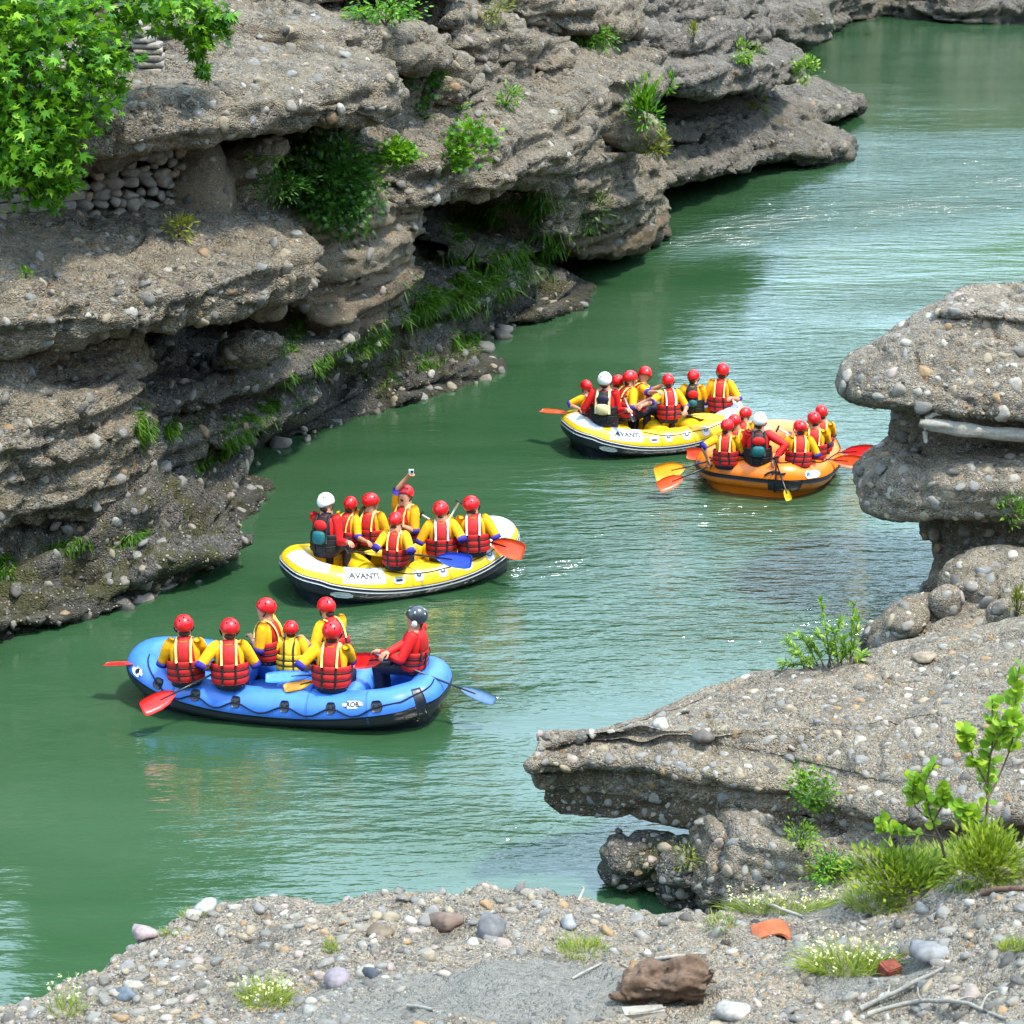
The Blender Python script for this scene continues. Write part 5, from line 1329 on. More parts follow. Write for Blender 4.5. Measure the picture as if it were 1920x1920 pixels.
M['leaf_dark'] = leaf_material('dark_leaves', (.010, .045, .006), (.028, .10, .010), (.07, .20, .015))
M['leaf_olive'] = leaf_material('olive_leaves', (.07, .10, .008), (.16, .19, .014), (.28, .28, .03))
M['leaf_olive2'] = leaf_material('yellow_green_leaves', (.06, .12, .006), (.17, .26, .012), (.32, .38, .03))
M['leaf_fresh'] = leaf_material('fresh_leaf', (.10, .24, .012), (.20, .36, .02), (.36, .48, .03), trans=.45, island=False)
M['leaf_shrub'] = leaf_material('shrub_leaves', (.07, .18, .012), (.16, .31, .025), (.30, .42, .05))
M['grass'] = leaf_material('grass_blades', (.08, .15, .010), (.18, .27, .018), (.36, .36, .06))
M['moss'] = leaf_material('hanging_moss', (.015, .06, .003), (.045, .15, .006), (.14, .24, .012), trans=.3)
M['flower'] = leaf_material('pale_flowers', (.62, .55, .16), (.72, .68, .38), (.80, .78, .66), trans=.2)
def wood(name, a, b):
    N = NT(name); pos = N.n('ShaderNodeTexCoord').outputs['Object']
    g = N.noise(N.n('ShaderNodeMapping', None, Vector=pos, Scale=(9, 9, 9)).outputs[0], 2.5, 6, .7)
    w = N.noise(N.n('ShaderNodeMapping', None, Vector=pos, Scale=(3, 30, 30)).outputs[0], 2.0, 5, .7)
    c = N.ramp(N.math('ADD', N.math('MULTIPLY', g, .6), N.math('MULTIPLY', w, .4)), [(.3, a), (.7, b)])
    N.bsdf(Base__Color=c, Roughness=.85, Normal=N.n('ShaderNodeBump', None, Strength=.8, Distance=.01, Height=g).outputs[0]); return N.m
M['bark'] = wood('bark', (.05, .035, .022), (.16, .12, .08))
M['drift'] = wood('bleached_driftwood', (.13, .115, .095), (.38, .35, .30))
M['drift_brown'] = wood('brown_rotten_wood', (.012, .007, .004), (.17, .10, .06))
M['terracotta'] = plain('terracotta', (.30, .085, .035), .85, .2, .25, 12, .004, 40)
M['brick'] = plain('old_brick', (.17, .045, .03), .9, .2, .3, 14, .005, 40)

def scale_at(p): return FPX / max(1.0, float((np.array(p) - np.array((0, 0, CAM_H))) @ np.array((0, CP, -SP))))
def spot(px, py):
    for k in range(80):
        h = hit(px + random.uniform(-1, 1) * k * .5, py + random.uniform(-.4, 1) * k * .7)
        if h: return h
    return Vector(W(px, py, .3)), Vector((0, 0, 1)), 0
RN = np.random.default_rng(11)
def shrub(px, py, w, h, label, kind='small', mat='leaf_bright', n=260, size=.10, clumps=9, stems=5, root=None, name='shrub', group=None, stem_mat='bark', lift=.16, droop=.25):
    """w, h: measured half extents; the stems start where it roots in the rock"""
    hp = spot(px, py + h * .7) if root is None else spot(*root)
    if not hp: return None
    base = np.array(hp[0]); nrm = np.array(hp[1]); k = scale_at(base)
    c = P(px, py, base[1] - lift); rx, rz = w / k, h / k
    o = empty(name, base); tag(o, label, 'shrub' if name == 'shrub' else name.replace('_', ' '), group)
    ry = min(rx, .8) * .8
    cc = RN.normal(0, 1, (clumps, 3)); cc /= np.linalg.norm(cc, axis=1, keepdims=True); cc *= RN.uniform(.35, .95, (clumps, 1)) ** .6
    cen = c + cc * np.array((rx, ry, rz)) * .8
    n = int(n * 1.9); size = size * .82; clumps_ = clumps
    per = max(3, n // clumps)
    pos = (cen[:, None, :] + RN.normal(0, 1, (clumps, per, 3)) * np.array((rx, ry, rz)) * .24).reshape(-1, 3)
    dirs = (pos - (c - np.array((0, 0, rz * .6)))) + RN.normal(0, .25, pos.shape) * rx; dirs[:, 2] -= droop * rx
    V, F = leaf_mesh(kind, pos - base, dirs, size * RN.uniform(.55, 1.15, len(pos)), RN)
    link('foliage', mesh_np('foliage', V, F, False), M[mat], o)
    for i in range(min(stems, clumps)):
        e = cen[i] - base; m_ = e * .5 + np.array((0, 0, .12 * rz)) + RN.normal(0, .08, 3) * rx
        MB().add(*tube(spline([(0, 0, -.03), m_, e], n=7), np.linspace(.018, .005, 7).tolist(), 6)).build('stem', M[stem_mat], o)
    return o
shrub(722, 20, 72, 24, 'bright green bush spread on the flat ledge at the top of the cliff', n=420, size=.13, root=(722, 45), clumps=14)
shrub(885, 280, 58, 50, 'bright yellow green bush sticking out of the bulging cliff face', 'plane', n=300, size=.17, root=(860, 325), clumps=14)
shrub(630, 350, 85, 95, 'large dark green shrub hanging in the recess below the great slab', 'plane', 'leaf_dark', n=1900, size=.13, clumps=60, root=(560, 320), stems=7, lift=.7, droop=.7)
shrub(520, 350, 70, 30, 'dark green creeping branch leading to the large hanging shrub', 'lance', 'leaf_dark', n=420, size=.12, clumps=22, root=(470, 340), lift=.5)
shrub(740, 292, 52, 26, 'light green leafy branch beside the large dark hanging shrub', 'plane', n=300, size=.14, root=(690, 300), lift=.5)
shrub(515, 296, 40, 15, 'thin sprig with few leaves under the great slab', 'small', n=36, size=.13, clumps=5, stems=4, root=(440, 296), lift=.4)
shrub(337, 427, 34, 22, 'small olive green bush at the foot of the stone wall', 'lance', 'leaf_olive', n=110, size=.15, clumps=7)
shrub(792, 152, 46, 36, 'dark leafy plant in the crack below the tip of the upper slab', 'plane', 'leaf_dark', n=110, size=.18, clumps=8)
shrub(862, 190, 24, 24, 'small green plant beside a white cobble in the cliff', 'small', n=90, size=.11, clumps=6)
shrub(790, 212, 24, 12, 'tiny leafy plant under the tip of the great slab', 'small', 'leaf_dark', n=40, size=.14, clumps=4)
shrub(948, 180, 30, 26, 'green bush on the ledge above the bright yellow green bush', 'lance', n=150, size=.15, clumps=7)
shrub(920, 20, 40, 24, 'bush on top of the cliff right of the flat ledge', 'lance', 'leaf_olive', n=140, size=.15, clumps=7)
shrub(1112, 68, 58, 24, 'wide grassy bush on a shelf high in the middle of the cliff', 'lance', n=320, size=.20, clumps=12)
shrub(1388, 96, 26, 20, 'round bush on the upper ledge near the cliff point', 'small', 'leaf_shrub', n=170, size=.16, clumps=7)
shrub(1300, 64, 10, 26, 'slim yellow green plant standing on the slope behind the round bush', 'lance', 'leaf_olive', n=60, size=.16, clumps=5)
shrub(1426, 90, 20, 11, 'low green plant between the round bush and the overhanging bush', 'small', n=60, size=.14, clumps=5)
shrub(1513, 130, 26, 24, 'green bush overhanging the water at the tip of the upper ledge', 'small', 'leaf_shrub', n=170, size=.18, clumps=8, root=(1480, 125))
shrub(1212, 205, 30, 46, 'tall green shrub in the cleft between two groups of ledges', 'lance', n=300, size=.24, clumps=12)
shrub(1220, 268, 28, 24, 'yellow brown fern clump at the foot of the tall cleft shrub', 'lance', 'leaf_olive', n=170, size=.22, clumps=8)
shrub(1254, 150, 16, 26, 'upright bright shrub just above the dark far recess', 'lance', n=100, size=.20, clumps=6)
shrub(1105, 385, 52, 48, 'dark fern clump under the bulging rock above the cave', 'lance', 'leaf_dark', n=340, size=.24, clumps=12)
shrub(1425, 195, 22, 14, 'small dark plant inside the far recess', 'small', 'leaf_olive', n=60, size=.16, clumps=5)
shrub(48, 512, 9, 11, 'tiny tuft of leaves on the lower left ledge', 'small', n=26, size=.09, clumps=3, stems=2)
shrub(1895, 952, 34, 40, 'feathery green plant on the lower slab of the mushroom rock', 'lance', n=170, size=.09, clumps=9, root=(1900, 965))
shrub(1907, 1128, 14, 36, 'olive plant in the hollow below the mushroom rock', 'lance', 'leaf_olive', n=90, size=.10, clumps=6)
shrub(1525, 1475, 46, 52, 'bushy bright green plant growing at the front edge of the long pebbly ledge', 'plane', n=360, size=.055, clumps=16)
shrub(1500, 1568, 34, 34, 'paler small bush just below the bushy bright green plant', 'small', 'leaf_shrub', n=220, size=.05, clumps=10)
shrub(1288, 1610, 32, 24, 'small reddish stemmed plant above the dark boulder of the ledge', 'lance', 'leaf_olive', n=120, size=.06, clumps=8)

shrub(1690, 1635, 105, 32, 'dense yellow green bush at the foot of the saplings', 'lance', 'leaf_olive2', n=700, size=.10, clumps=60, stems=12, lift=.3, droop=-.6)
shrub(1850, 1600, 80, 44, 'leafy yellow green bush around the taller sapling trunk', 'lance', 'leaf_olive2', n=620, size=.10, clumps=50, stems=12, lift=.3, droop=-.6)
shrub(1555, 1625, 50, 28, 'low bright weed bush at the ledge corner', 'small', 'leaf_bright', n=420, size=.05, clumps=18, lift=.2)
# upright shrub on the back edge of the pebbly ledge: whorled leaf tips on red stems
hp = spot(1555, 1248); base = np.array(hp[0])
o = empty('shrub', base); tag(o, 'upright shrub with reddish stems on the back edge of the long pebbly ledge', 'shrub')
Vs, Fs, n0 = [], [], 0
for tx, ty in ((1540, 1128), (1562, 1180), (1600, 1135), (1608, 1165), (1575, 1165), (1500, 1190), (1478, 1200), (1520, 1205), (1490, 1225), (1560, 1215), (1600, 1215), (1620, 1225), (1535, 1190), (1582, 1200), (1470, 1245), (1510, 1240)):
    t = P(tx, ty, base[1] + random.uniform(-.25, .25)); rt = np.array((random.uniform(-.12, .12) + (tx - 1555) / 420, random.uniform(-.08, .08), -.03))
    q = spline([rt, rt * .5 + (t - base) * .5 + np.array((0, 0, .03)), t - base], n=9)
    MB().add(*tube(q, np.linspace(.010, .004, 9).tolist(), 6)).build('stem', M['bark'], o)
    for i in range(3, 9):
        d0 = q[i] - q[i - 1]; d0 /= np.linalg.norm(d0); m_ = 7 if i < 8 else 12
        pos = np.tile(q[i], (m_, 1)) + RN.normal(0, .012, (m_, 3)); dr = d0 * .8 + RN.normal(0, .55, (m_, 3))
        v, f = leaf_mesh('lance', pos, dr, .10 * RN.uniform(.7, 1.2, m_), RN); Vs.append(v); Fs.append(f + n0); n0 += len(v)
link('foliage', mesh_np('foliage', np.concatenate(Vs), np.concatenate(Fs), False), M['leaf_shrub'], o)

# two saplings with large leaves, every leaf a piece of its own
LEAF_ME = []
for k in range(3):
    T_ = LEAF['obovate'].copy(); T_[:, 2] += .06 * np.sin(T_[:, 0] * 6 + k)
    me = mesh_np('leaf', T_, [[0, 1, 2, 3, 4], [0, 4, 5], [0, 5, 6, 7, 8]], False); me.materials.append(M['leaf_fresh']); LEAF_ME.append(me)
def sapling(root, label, branches, size, nl):
    hp = spot(*root); base = np.array(hp[0]); o = empty('sapling', base); tag(o, label, 'sapling')
    for bi, br in enumerate(branches):
        q = spline([P(x, y, base[1] + dy) - base for x, y, dy in br], n=14)
        MB().add(*tube(q, np.linspace(.016 if bi == 0 else .010, .004, 14).tolist(), 7)).build('trunk' if bi == 0 else 'branch', M['bark'], o)
        for j in range(nl):
            t = RN.uniform(.30, 1.0) ** .8; i = min(12, int(t * 13)); p = q[i] + (q[i + 1] - q[i]) * RN.uniform()
            d = q[i + 1] - q[i]; d = d / np.linalg.norm(d) * .6 + RN.normal(0, .6, 3); d[2] = abs(d[2]) * .7; d /= np.linalg.norm(d)
            up = np.array((RN.normal(0, .5), -.6 + RN.normal(0, .4), .8)); x = np.cross(d, up); x /= np.linalg.norm(x); n = np.cross(x, d)
            s = size * RN.uniform(.6, 1.2)
            lf = bpy.data.objects.new('leaf', LEAF_ME[j % 3]); COL.objects.link(lf); lf.parent = o
            lf.matrix_basis = Matrix(((x[0] * s, d[0] * s, n[0] * s, p[0]), (x[1] * s, d[1] * s, n[1] * s, p[1]), (x[2] * s, d[2] * s, n[2] * s, p[2]), (0, 0, 0, 1)))
    return o
sapling((1845, 1625), 'taller sapling with fresh green rounded leaves beside the pebbly ledge',
        [[(1845, 1630, 0), (1850, 1540, 0), (1853, 1450, 0), (1862, 1380, 0), (1860, 1310, 0)], [(1852, 1500, 0), (1880, 1440, .1), (1900, 1380, .1), (1905, 1290, .1), (1912, 1250, .1)], [(1850, 1470, 0), (1825, 1420, -.1), (1808, 1370, -.1)],
         [(1850, 1560, 0), (1820, 1530, -.1), (1800, 1510, -.1)], [(1853, 1420, 0), (1880, 1370, -.1), (1905, 1340, -.1)]], .10, 58)
sapling((1772, 1630), 'shorter sapling with yellow green leaves and bare lower stem in the grass',
        [[(1775, 1632, 0), (1765, 1580, 0), (1745, 1530, 0), (1735, 1470, 0), (1755, 1430, 0)], [(1748, 1540, 0), (1715, 1510, .05), (1712, 1470, .05), (1715, 1455, .05)], [(1760, 1570, 0), (1700, 1560, -.1), (1660, 1555, -.1), (1650, 1530, -.1)], [(1750, 1540, 0), (1770, 1500, 0), (1765, 1475, 0)]], .085, 52)

# grass
def tuft(px, py, w, h, n, label, L=.22, flowers=0, mat='grass', kind=None, name='grass_tuft', wid=.0035):
    pos = []
    for _ in range(n * 3):
        a, r = random.uniform(0, 2 * math.pi), math.sqrt(random.random())
        q = hit(px + math.cos(a) * r * w, py + math.sin(a) * r * h)
        if q and (not pos or abs(q[0].y - pos[0][1]) < 1.6): pos.append(np.array(q[0]))
        if len(pos) >= n: break
    if len(pos) < 5: return None
    pos = np.array(pos); base = pos.mean(0); base[2] = pos[:, 2].min()
    dirs = (pos - base) * .9 + RN.normal(0, .10, pos.shape); dirs[:, 2] = np.abs(dirs[:, 2]) * .2 + .30
    ln = L * RN.uniform(.45, 1.2, len(pos))
    V, F = blade_mesh(pos - base, dirs, ln, np.full(len(pos), wid), RN)
    if kind == 'stuff':
        o = link(name, mesh_np(name, V, F, False), M[mat]); o.location = base; o['kind'] = 'stuff'; o['label'] = label
        return o
    o = empty(name, base); tag(o, label, name.replace('_', ' ')); link('blades', mesh_np('blades', V, F, False), M[mat], o)['kind'] = 'stuff'
    if flowers:
        i = RN.integers(0, len(pos), flowers); c = pos[i] - base + np.stack([dirs[i, 0] * .5, dirs[i, 1] * .5, np.zeros(flowers)], 1) * .4; c[:, 2] += ln[i] * RN.uniform(.7, 1.15, flowers)
        cs = (c[:, None, :] + RN.normal(0, .008, (flowers, 5, 3))).reshape(-1, 3)
        v, f = leaf_mesh('small', cs, RN.normal(0, 1, cs.shape), np.full(len(cs), .020), RN)
        link('flowers', mesh_np('flowers', v, f, False), M['flower'], o)['kind'] = 'stuff'
    return o
tuft(1790, 1625, 130, 40, 2600, 'yellow green undergrowth around the saplings', .17, kind='stuff', name='undergrowth', mat='grass')
tuft(1640, 1690, 55, 26, 520, 'dense green grass tuft beside the sapling undergrowth', .22)
tuft(1585, 1815, 80, 18, 560, 'large flowering grass clump with pale yellow heads behind the brick fragment', .24, 60)
tuft(1450, 1690, 110, 26, 420, 'loose grass with pale flower heads below the ledge base', .20, 60)
tuft(1350, 1735, 30, 14, 120, 'small green tuft left of the terracotta tile', .14)
tuft(1092, 1782, 42, 16, 260, 'low green grass tuft on the sand below a grey cobble', .15)
tuft(498, 1875, 46, 18, 330, 'green weed clump among the pebbles with yellow sprigs', .19, 26)
tuft(1905, 1778, 34, 9, 200, 'flat bright grass patch on the sandy slope', .10)
tuft(355, 1714, 34, 7, 90, 'mossy weed next to a white cobble', .08)
tuft(310, 1752, 28, 6, 80, 'yellow green weed by the sandy hollow', .08)
tuft(622, 1780, 16, 9, 70, 'bright little weed between grey pebbles', .12)
tuft(738, 1652, 22, 5, 50, 'low weed on the crest of the pebble bank', .06)
tuft(125, 1895, 28, 18, 90, 'thin tall grass stalks in the pebbles', .26, 14)
tuft(1215, 1640, 20, 8, 60, 'weed in the gap under the dark boulder', .10)
tuft(1560, 1640, 60, 14, 260, 'olive grass fringe along the foot of the ledge', .16, mat='leaf_olive')

# moss and ferns hanging on the damp cliff
def drape(patches, name, label, mat, L, per, wid):
    P0, D0 = [], []
    for px, py, w, h, ang in patches:
        ca, sa = math.cos(math.radians(ang)), math.sin(math.radians(ang)); m_ = int(per * w * h / 600)
        for _ in range(m_):
            u, v = random.gauss(0, .5) * w, random.gauss(0, .5) * h
            q = hit(px + u * ca - v * sa, py + u * sa + v * ca)
            if not q or OWNERS[q[2]].parent is not cliff and OWNERS[q[2]] is not cliff: continue
            if vnoise(np.array([q[0]]) * 2.2, 99)[0] < -.25: continue
            P0.append(q[0][:]); D0.append(np.array(q[1]) * .7 + np.array((0, 0, -.25)) + RN.normal(0, .35, 3))
    P0, D0 = np.array(P0), np.array(D0)
    V, F = blade_mesh(P0, D0, L * RN.uniform(.4, 1.2, len(P0)), np.full(len(P0), wid), RN, 1.2)
    o = link(name, mesh_np(name, V, F, False), M[mat]); o['kind'] = 'stuff'; o['label'] = label
drape([(890, 525, 120, 45, -25), (1000, 480, 60, 30, -25), (870, 430, 40, 30, 0), (950, 400, 90, 22, -15), (820, 560, 60, 30, -40), (880, 640, 30, 20, 0)], 'hanging_moss', 'dark green moss and ferns draped in the cave under the bulge', 'moss', .19, 420, .018)
drape([(490, 770, 75, 20, -25), (310, 805, 60, 14, -6), (265, 790, 14, 40, 0), (440, 830, 50, 12, -38), (550, 640, 18, 45, 20), (590, 690, 60, 14, -30), (20, 1055, 45, 28, -15), (130, 1020, 45, 10, -12), (250, 1010, 40, 12, -20), (400, 860, 50, 10, -30), (700, 640, 60, 20, -30), (760, 690, 70, 20, -15)], 'ledge_moss', 'bright moss lining the damp lower ledges of the cliff', 'moss', .11, 420, .012)

# ------------------------------------------------------------------ plane tree at the cliff's left end
tb = np.array(P(-70, 400, 31.6))
tree = empty('tree', tb); tag(tree, 'plane tree with lobed bright green leaves hanging over the left end of the cliff', 'tree')
limbs = [((-90, 470, 31.8), (-60, 330, 31.7), (10, 210, 31.8), (60, 100, 32.0), (90, -30, 32.2)), ((-20, 250, 31.7), (60, 210, 31.9), (130, 170, 32.0), (200, 120, 32.2)), ((-50, 330, 31.7), (30, 330, 31.6), (90, 340, 31.6), (120, 370, 31.6)),
         ((60, 100, 32.0), (180, 30, 32.6), (290, -10, 33.2), (370, 20, 33.6), (400, 90, 33.7)), ((370, 20, 33.6), (385, 80, 33.6), (378, 130, 33.6))]
for i, l in enumerate(limbs):
    q = spline([P(*a) - tb for a in l], n=16); r0 = (.17, .07, .06, .07, .025)[i]
    MB().add(*tube(q, np.linspace(r0, .015, 16).tolist(), 9)).build('trunk' if i == 0 else 'limb', M['bark'], tree)
blobs = [(40, 30, 120, 70, 32), (150, 50, 90, 60, 32.3), (60, 130, 120, 80, 31.8), (170, 120, 60, 60, 32.2), (120, 190, 70, 50, 31.9), (30, 230, 110, 60, 31.6), (110, 270, 60, 50, 31.6), (40, 320, 90, 50, 31.4), (100, 350, 45, 35, 31.5),
         (240, 20, 60, 45, 32.8), (350, 30, 60, 40, 33.5), (400, 45, 36, 34, 33.6), (372, 80, 36, 26, 33.6), (376, 125, 14, 18, 33.6), (205, 115, 40, 26, 32.3), (-40, 150, 80, 200, 31.5), (300, -5, 60, 25, 33)]
pos = []
for x, y, w, h, Y in blobs:
    m_ = int(w * h / 9) + 24
    cl = RN.normal(0, 1, (max(5, m_ // 16), 3)) * .5
    for c in cl:
        for _ in range(16):
            u = c + RN.normal(0, .20, 3)
            pos.append(P(x + u[0] * w, y + u[2] * h, Y + u[1] * w / 130))
pos = np.array(pos); dirs = RN.normal(0, .7, pos.shape); dirs[:, 2] -= .25; dirs[:, 0] += .30; dirs[:, 1] -= .15
size = .165 * RN.uniform(.4, 1.2, len(pos))
order = np.argsort(pos[:, 1]); front = order[:300]; rest = order[300:]
V, F = leaf_mesh('plane', pos[rest] - tb, dirs[rest], size[rest], RN, .6)
link('crown', mesh_np('crown', V, F, False), M['leaf_bright'], tree)['kind'] = 'stuff'
pl_me = mesh_np('leaf', LEAF['plane'], [list(range(10))], False); pl_me.materials.append(M['leaf_bright_one'])
x_, d_, n_ = frames(dirs[front], .6, RN)
for i, j in enumerate(front):
    p, s = pos[j] - tb, size[j]; x, d, n = x_[i], d_[i], n_[i]
    lf = bpy.data.objects.new('leaf', pl_me); COL.objects.link(lf); lf.parent = tree
    lf.matrix_basis = Matrix(((x[0] * s, d[0] * s, n[0] * s, p[0]), (x[1] * s, d[1] * s, n[1] * s, p[1]), (x[2] * s, d[2] * s, n[2] * s, p[2]), (0, 0, 0, 1)))

# ------------------------------------------------------------------ dry stone wall in the recess and the stone pier
def laid_stone(parent, c, sz, mat='rock_pale', yaw=0.0):
    bm = bmesh.new(); bmesh.ops.create_cube(bm, size=1.0)
    bmesh.ops.bevel(bm, geom=bm.edges[:], offset=.16, segments=2, affect='EDGES', profile=.6)
    v = np.array([q.co[:] for q in bm.verts]); f = [[q.index for q in p.verts] for p in bm.faces]; bm.free()
    v = v + RN.normal(0, .018, v.shape); v = v * np.array(sz)
    R = np.array(Matrix.Rotation(yaw, 3, 'Z')); v = v @ R.T
    o = link('stone', mesh_np('stone', v, f, True), M['wall_stone'], parent); o.location = Vector(c) - Vector(parent.location); return o
N = NT('wall_stone'); pos = N.n('ShaderNodeNewGeometry').outputs['Position']; rnd = N.n('ShaderNodeObjectInfo').outputs['Random']
c_ = N.ramp(rnd, [(0, (.20, .185, .165)), (.4, (.30, .265, .215)), (.7, (.25, .235, .21)), (.9, (.36, .25, .17)), (1, (.24, .25, .26))])
c_ = N.mix(N.ramp(N.noise(pos, 9, 5, .7), [(.4, .5), (.62, 0.0)]), c_, (.12, .105, .09))
N.bsdf(Base__Color=c_, Roughness=.9, Normal=N.n('ShaderNodeBump', None, Strength=.8, Distance=.02, Height=N.noise(pos, 22, 5, .7)).outputs[0]); M['wall_stone'] = N.m
wall = empty('stone_wall', P(60, 455, 34.4)); tag(wall, 'old dry stone wall filling the recess under the great slab', 'stone wall')
wa, wb = np.array(P(-70, 455, 33.6)), np.array(P(335, 440, 35.6)); wd = wb - wa; WL = np.linalg.norm(wd[:2]); wyaw = math.atan2(wd[1], wd[0])
z = 0.0; row = 0
while z < 1.5:
    hgt = random.uniform(.10, .19); u = -random.uniform(0, .3)
    while u < WL:
        ln = random.uniform(.20, .46) if u < WL * .55 else random.uniform(.14, .34); hh = hgt * (1 if u < WL * .55 else random.uniform(.7, 1.05))
        c = wa + wd * ((u + ln / 2) / WL) + np.array((0, 0, z + hh / 2 - .05))
        if u > WL * .5:
            v_, f_ = STONES[RN.integers(0, 14)]; k_ = np.array((ln * .62, .18, hh * 1.5)) * RN.uniform(.8, 1.15)
            so = link('stone', mesh_np('stone', v_ * k_ @ np.array(Matrix.Rotation(RN.normal(0, .25), 3, 'Y')).T, f_.tolist()), M['wall_stone'], wall); so.location = Vector(c + RN.normal(0, .03, 3)) - wall.location; u += ln * .9; continue
        laid_stone(wall, c + np.array((math.sin(wyaw), -math.cos(wyaw), 0)) * random.uniform(-.03, .05), (ln - .012, .35, hh - .010), yaw=wyaw + random.gauss(0, .04)); u += ln
    z += hgt; row += 1
pier = empty('stone_pier', P(292, 150, 34.9)); tag(pier, 'weathered pier of flat stacked stones behind the plane tree leaves', 'stone pier')
z = 0
for i in range(9):
    hgt = random.uniform(.07, .17); c = np.array(pier.location) + np.array((random.uniform(-.05, .05) - .03 * i, 0, z + hgt / 2 - .02)); laid_stone(pier, c, (random.uniform(.45, .62) - .03 * i, .5, hgt - .008), yaw=random.uniform(-.2, .2)); z += hgt

# ------------------------------------------------------------------ driftwood and loose finds on the bank
def branch(name, label, pts, r0, r1, mat, cat, forks=()):
    hp = [np.array(spot(x, y)[0]) + np.array((0, 0, dz)) for x, y, dz in pts]
    o = empty(name, hp[0]); tag(o, label, cat)
    q = spline([p - hp[0] for p in hp], n=26); q += np.stack([vnoise(q * 5 + k * 7.7, 5) for k in range(3)], 1) * r0 * .6
    rr = np.linspace(r0, r1, 26) * (1 + .18 * vnoise(q * 12, 6))
    MB().add(*tube(q, rr.tolist(), 9)).build('stem', M[mat], o)
    for k, (t, v, ln) in enumerate(forks):
        b = q[int(t * 25)]; v = np.array(v, float); v /= np.linalg.norm(v)
        f = spline([b, b + v * ln * .5 + RN.normal(0, .02, 3), b + v * ln], n=8); MB().add(*tube(f, np.linspace(r0 * .55, .004, 8).tolist(), 7)).build('twig', M[mat], o)
    return o
branch('branch', 'long bleached branch lying across the stones', [(1612, 1897, .03), (1690, 1868, .05), (1775, 1826, .06)], .022, .012, 'drift', 'branch', [(.35, (.3, 1, .4), .12)])
branch('branch', 'tangled grey root at the lower edge of the bank', [(1625, 1908, .03), (1720, 1893, .06), (1800, 1898, .07), (1890, 1918, .03)], .018, .010, 'drift', 'branch', [(.25, (-.2, .5, .6), .10), (.5, (1, -.4, .1), .22), (.75, (1, .8, .5), .18), (.6, (.4, -1, 0), .15)])
branch('branch', 'pale curved root near the terracotta tile', [(1385, 1695, .02), (1440, 1703, .04), (1478, 1718, .04), (1508, 1722, .02)], .026, .014, 'drift', 'branch')
branch('branch', 'brown stick lying on the sandy slope', [(1838, 1678, .02), (1880, 1674, .03), (1925, 1672, .02)], .03, .02, 'drift_brown', 'branch')
branch('stick', 'short straw coloured stick behind the rotten stump', [(1218, 1804, .02), (1270, 1797, .02), (1322, 1792, .02)], .016, .010, 'drift', 'stick')
branch('stick', 'thin pale stick lying alone on the sand', [(1070, 1838, .01), (1100, 1824, .015), (1128, 1809, .01)], .011, .008, 'drift', 'stick')
branch('stick', 'pale stick leaning on the crest of the bank', [(1082, 1694, .02), (1095, 1675, .08), (1104, 1656, .10)], .016, .010, 'drift', 'stick')
branch('stick', 'tiny driftwood piece on the sand beside the pebbles', [(762, 1888, .01), (790, 1893, .02), (815, 1895, .015)], .016, .012, 'drift', 'stick')

# rotten stump: hollow, gnarled
hp = spot(1250, 1880); sb = np.array(hp[0]); o = empty('stump', sb); tag(o, 'dark brown rotten stump lying on the sand', 'stump')
q = spline([(-.36, 0, .05), (-.15, .02, .13), (.08, .0, .19), (.28, -.02, .17)], n=70)
rr = np.interp(np.linspace(0, 1, 70), [0, .1, .4, .8, 1], [.05, .11, .14, .17, .13])
V, F = tube(q, rr.tolist(), 72); nrm = V.copy(); nrm[:70 * 72] -= np.repeat(q, 72, 0)
nrm /= np.linalg.norm(nrm, axis=1, keepdims=True) + 1e-9
V = V + nrm * (np.tanh(vnoise(V * np.array((2.5, 14, 14)), 7) * 2) * .035 + np.tanh(vnoise(V * np.array((5, 34, 34)), 17) * 3) * .014 + fbm(V * 9, 3, 8) * .05)[:, None]
V[:, 2] = np.maximum(V[:, 2], -.04)
MB().add(V, F).build('log', M['drift_brown'], o)
for d, ln in (((.5, -.3, .55), .16), ((.2, .2, .9), .13), ((-.8, -.5, .1), .22)):
    d = np.array(d); b = np.array((.24, -.02, .20)) if d[0] > 0 else np.array((-.25, 0, .08))
    MB().add(*tube(spline([b, b + d * ln * .6, b + d * ln + (0, 0, .02)], n=7), np.linspace(.07, .02, 7).tolist(), 9)).build('root', M['drift_brown'], o)
for k_ in range(9):                              # splinters of broken wood
    b0 = np.array((RN.uniform(-.2, .28), RN.uniform(-.12, .05), RN.uniform(.16, .26))); dr_ = np.array((RN.uniform(-.2, 1), RN.uniform(-.5, .2), RN.uniform(.0, .5))); dr_ *= RN.uniform(.08, .18) / np.linalg.norm(dr_)
    MB().add(*tube([b0 - dr_ * .5, b0, b0 + dr_ * .6, b0 + dr_], [(.03, .018), (.035, .02), (.022, .012), (.004, .003)], 7)).build('splinter', M['drift_brown'], o)
hp = spot(1205, 1905); o = empty('plank', hp[0]); tag(o, 'split pale plank end in front of the rotten stump', 'plank')
v, f = box((0, 0, .03), (.30, .12, .05), Matrix.Rotation(.15, 3, 'Z')); v += RN.normal(0, .008, v.shape); MB().add(v, f).build('board', M['drift'], o, False)
MB().add(*tube([(-.1, -.06, .06), (.05, -.03, .065), (.17, .02, .06)], [.014, .012, .006], 6)).build('splinter', M['drift'], o)
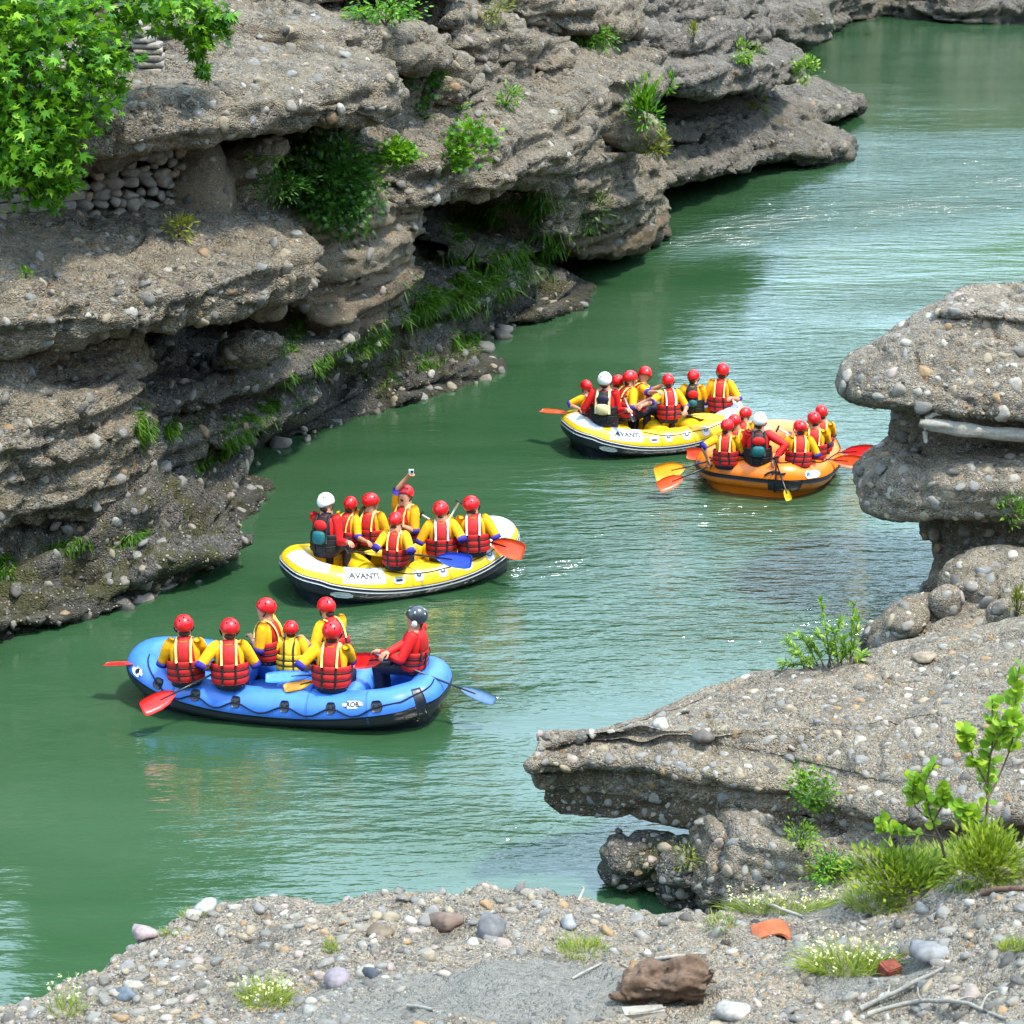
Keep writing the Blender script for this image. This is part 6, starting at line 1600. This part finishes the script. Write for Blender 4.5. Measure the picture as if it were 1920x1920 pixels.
# log wedged under the mushroom rock's top slab
pts = [P(1724, 792, 29.35), P(1760, 799, 29.3), P(1830, 808, 29.25), P(1940, 820, 29.25), P(2050, 828, 29.3)]
lg = empty('log', pts[0]); tag(lg, 'bleached log wedged under the top slab of the mushroom rock', 'log')
q = spline([p - pts[0] for p in pts], n=40); rr = np.interp(np.linspace(0, 1, 40), [0, .08, .3, 1], [.075, .10, .085, .10])
V, F = tube(q, rr.tolist(), 16); V = V + (vnoise(V * np.array((3, 14, 14)), 4) * .03)[:, None] * (V - np.repeat(q, 16, 0)) / .09; MB().add(V, F).build('trunk', M['drift'], lg)
MB().add(*tube(spline([(.12, -.02, .02), (.08, -.04, -.12), (.10, -.05, -.28)], n=7), np.linspace(.05, .028, 7).tolist(), 9)).build('stub', M['drift'], lg)
MB().add(*tube(spline([(.1, 0, .05), (.2, -.03, .13), (.30, -.03, .13)], n=7), np.linspace(.05, .02, 7).tolist(), 9)).build('stub', M['drift'], lg)
# terracotta tile fragment: curved
hp = spot(1445, 1750); o = empty('tile_fragment', hp[0]); tag(o, 'broken orange terracotta roof tile half sunk in the sand', 'roof tile')
U_, A_ = np.meshgrid(np.linspace(-.12, .12, 8), np.linspace(-1.0, 1.1, 12), indexing='ij')
def arc_(r): return np.stack([np.sin(A_) * r * 1.5, U_ + .03 * np.sin(A_ * 3), np.cos(A_) * r * .9 - .05], -1).reshape(-1, 3)
v = np.vstack([arc_(.125), arc_(.105)]); g = grid_faces(8, 12); per = [i * 12 for i in range(8)] + [84 + j for j in range(1, 12)] + [i * 12 + 11 for i in range(6, -1, -1)] + list(range(10, 0, -1))
MB().add(v, g.tolist() + (g[:, ::-1] + 96).tolist() + [[per[i], per[(i + 1) % len(per)], per[(i + 1) % len(per)] + 96, per[i] + 96] for i in range(len(per))]).build('shard', M['terracotta'], o, False)
hp = spot(1668, 1826); o = empty('brick_fragment', hp[0]); tag(o, 'dark red brick fragment beside the flowering grass clump', 'brick')
bm = bmesh.new(); bmesh.ops.create_cube(bm, size=1); bmesh.ops.bevel(bm, geom=bm.edges[:], offset=.1, segments=2, affect='EDGES'); v = np.array([q.co[:] for q in bm.verts]); f = [[q.index for q in p.verts] for p in bm.faces]; bm.free()
v = (v + RN.normal(0, .03, v.shape)) * (.15, .12, .11) @ np.array(Matrix.Rotation(.5, 3, 'Z') @ Matrix.Rotation(.2, 3, 'X')).T; v[:, 2] += .035
MB().add(v, f).build('shard', M['brick'], o, False)
# the few big loose stones
def loose(px, py, r, col, label, squash=.7):
    hp = spot(px, py); v, f = STONES[RN.integers(0, 14)]; v = v.copy(); v[:, 2] *= squash / .55
    mt = plain(label.split()[1] + '_stone', col, .8, .3, .35, 9, .012, 20)
    R = np.array(Matrix.Rotation(RN.uniform(0, 6.28), 3, 'Z'))
    o = link('cobble', mesh_np('cobble', v * r @ R.T, f.tolist()), mt); o.location = Vector(hp[0]) + Vector((0, 0, r * .22)); tag(o, label, 'stone')
loose(922, 1750, .19, (.125, .125, .132), 'big round grey boulder with dry grass in front of it', .85)
loose(835, 1735, .17, (.15, .105, .085), 'flat brown rock beside the big round grey boulder', .6)
loose(715, 1752, .15, (.13, .10, .07), 'dark brown slab left of the two central rocks', .4)
loose(262, 1742, .15, (.27, .21, .215), 'pinkish white slab at the left end of the bank', .5)
loose(385, 1705, .15, (.30, .30, .285), 'white cobble near the crest of the bank', .5)
loose(700, 1830, .10, (.06, .07, .085), 'small black cobble at the edge of the sand', .6)
loose(635, 1842, .12, (.20, .175, .195), 'round mauve cobble left of the black one', .8)
loose(235, 1872, .13, (.10, .125, .15), 'bluish grey cobble in the lower left pebbles', .6)
loose(1238, 1362, .12, (.36, .345, .32), 'white cobble resting on the nose of the pebbly ledge', .8)
loose(1320, 1385, .15, (.10, .085, .075), 'dark flat stone beside the white cobble on the ledge', .5)
loose(1065, 1735, .10, (.24, .245, .26), 'smooth grey cobble above the low grass tuft', .8)
loose(1745, 1790, .20, (.17, .17, .172), 'large flat grey stone behind the brick fragment', .35)
loose(1380, 1905, .15, (.30, .285, .26), 'white stone at the bottom edge of the bank', .5)
loose(1735, 1240 - 3, .16, (.22, .17, .12), 'flat brown stone on the back edge of the ledge', .35)
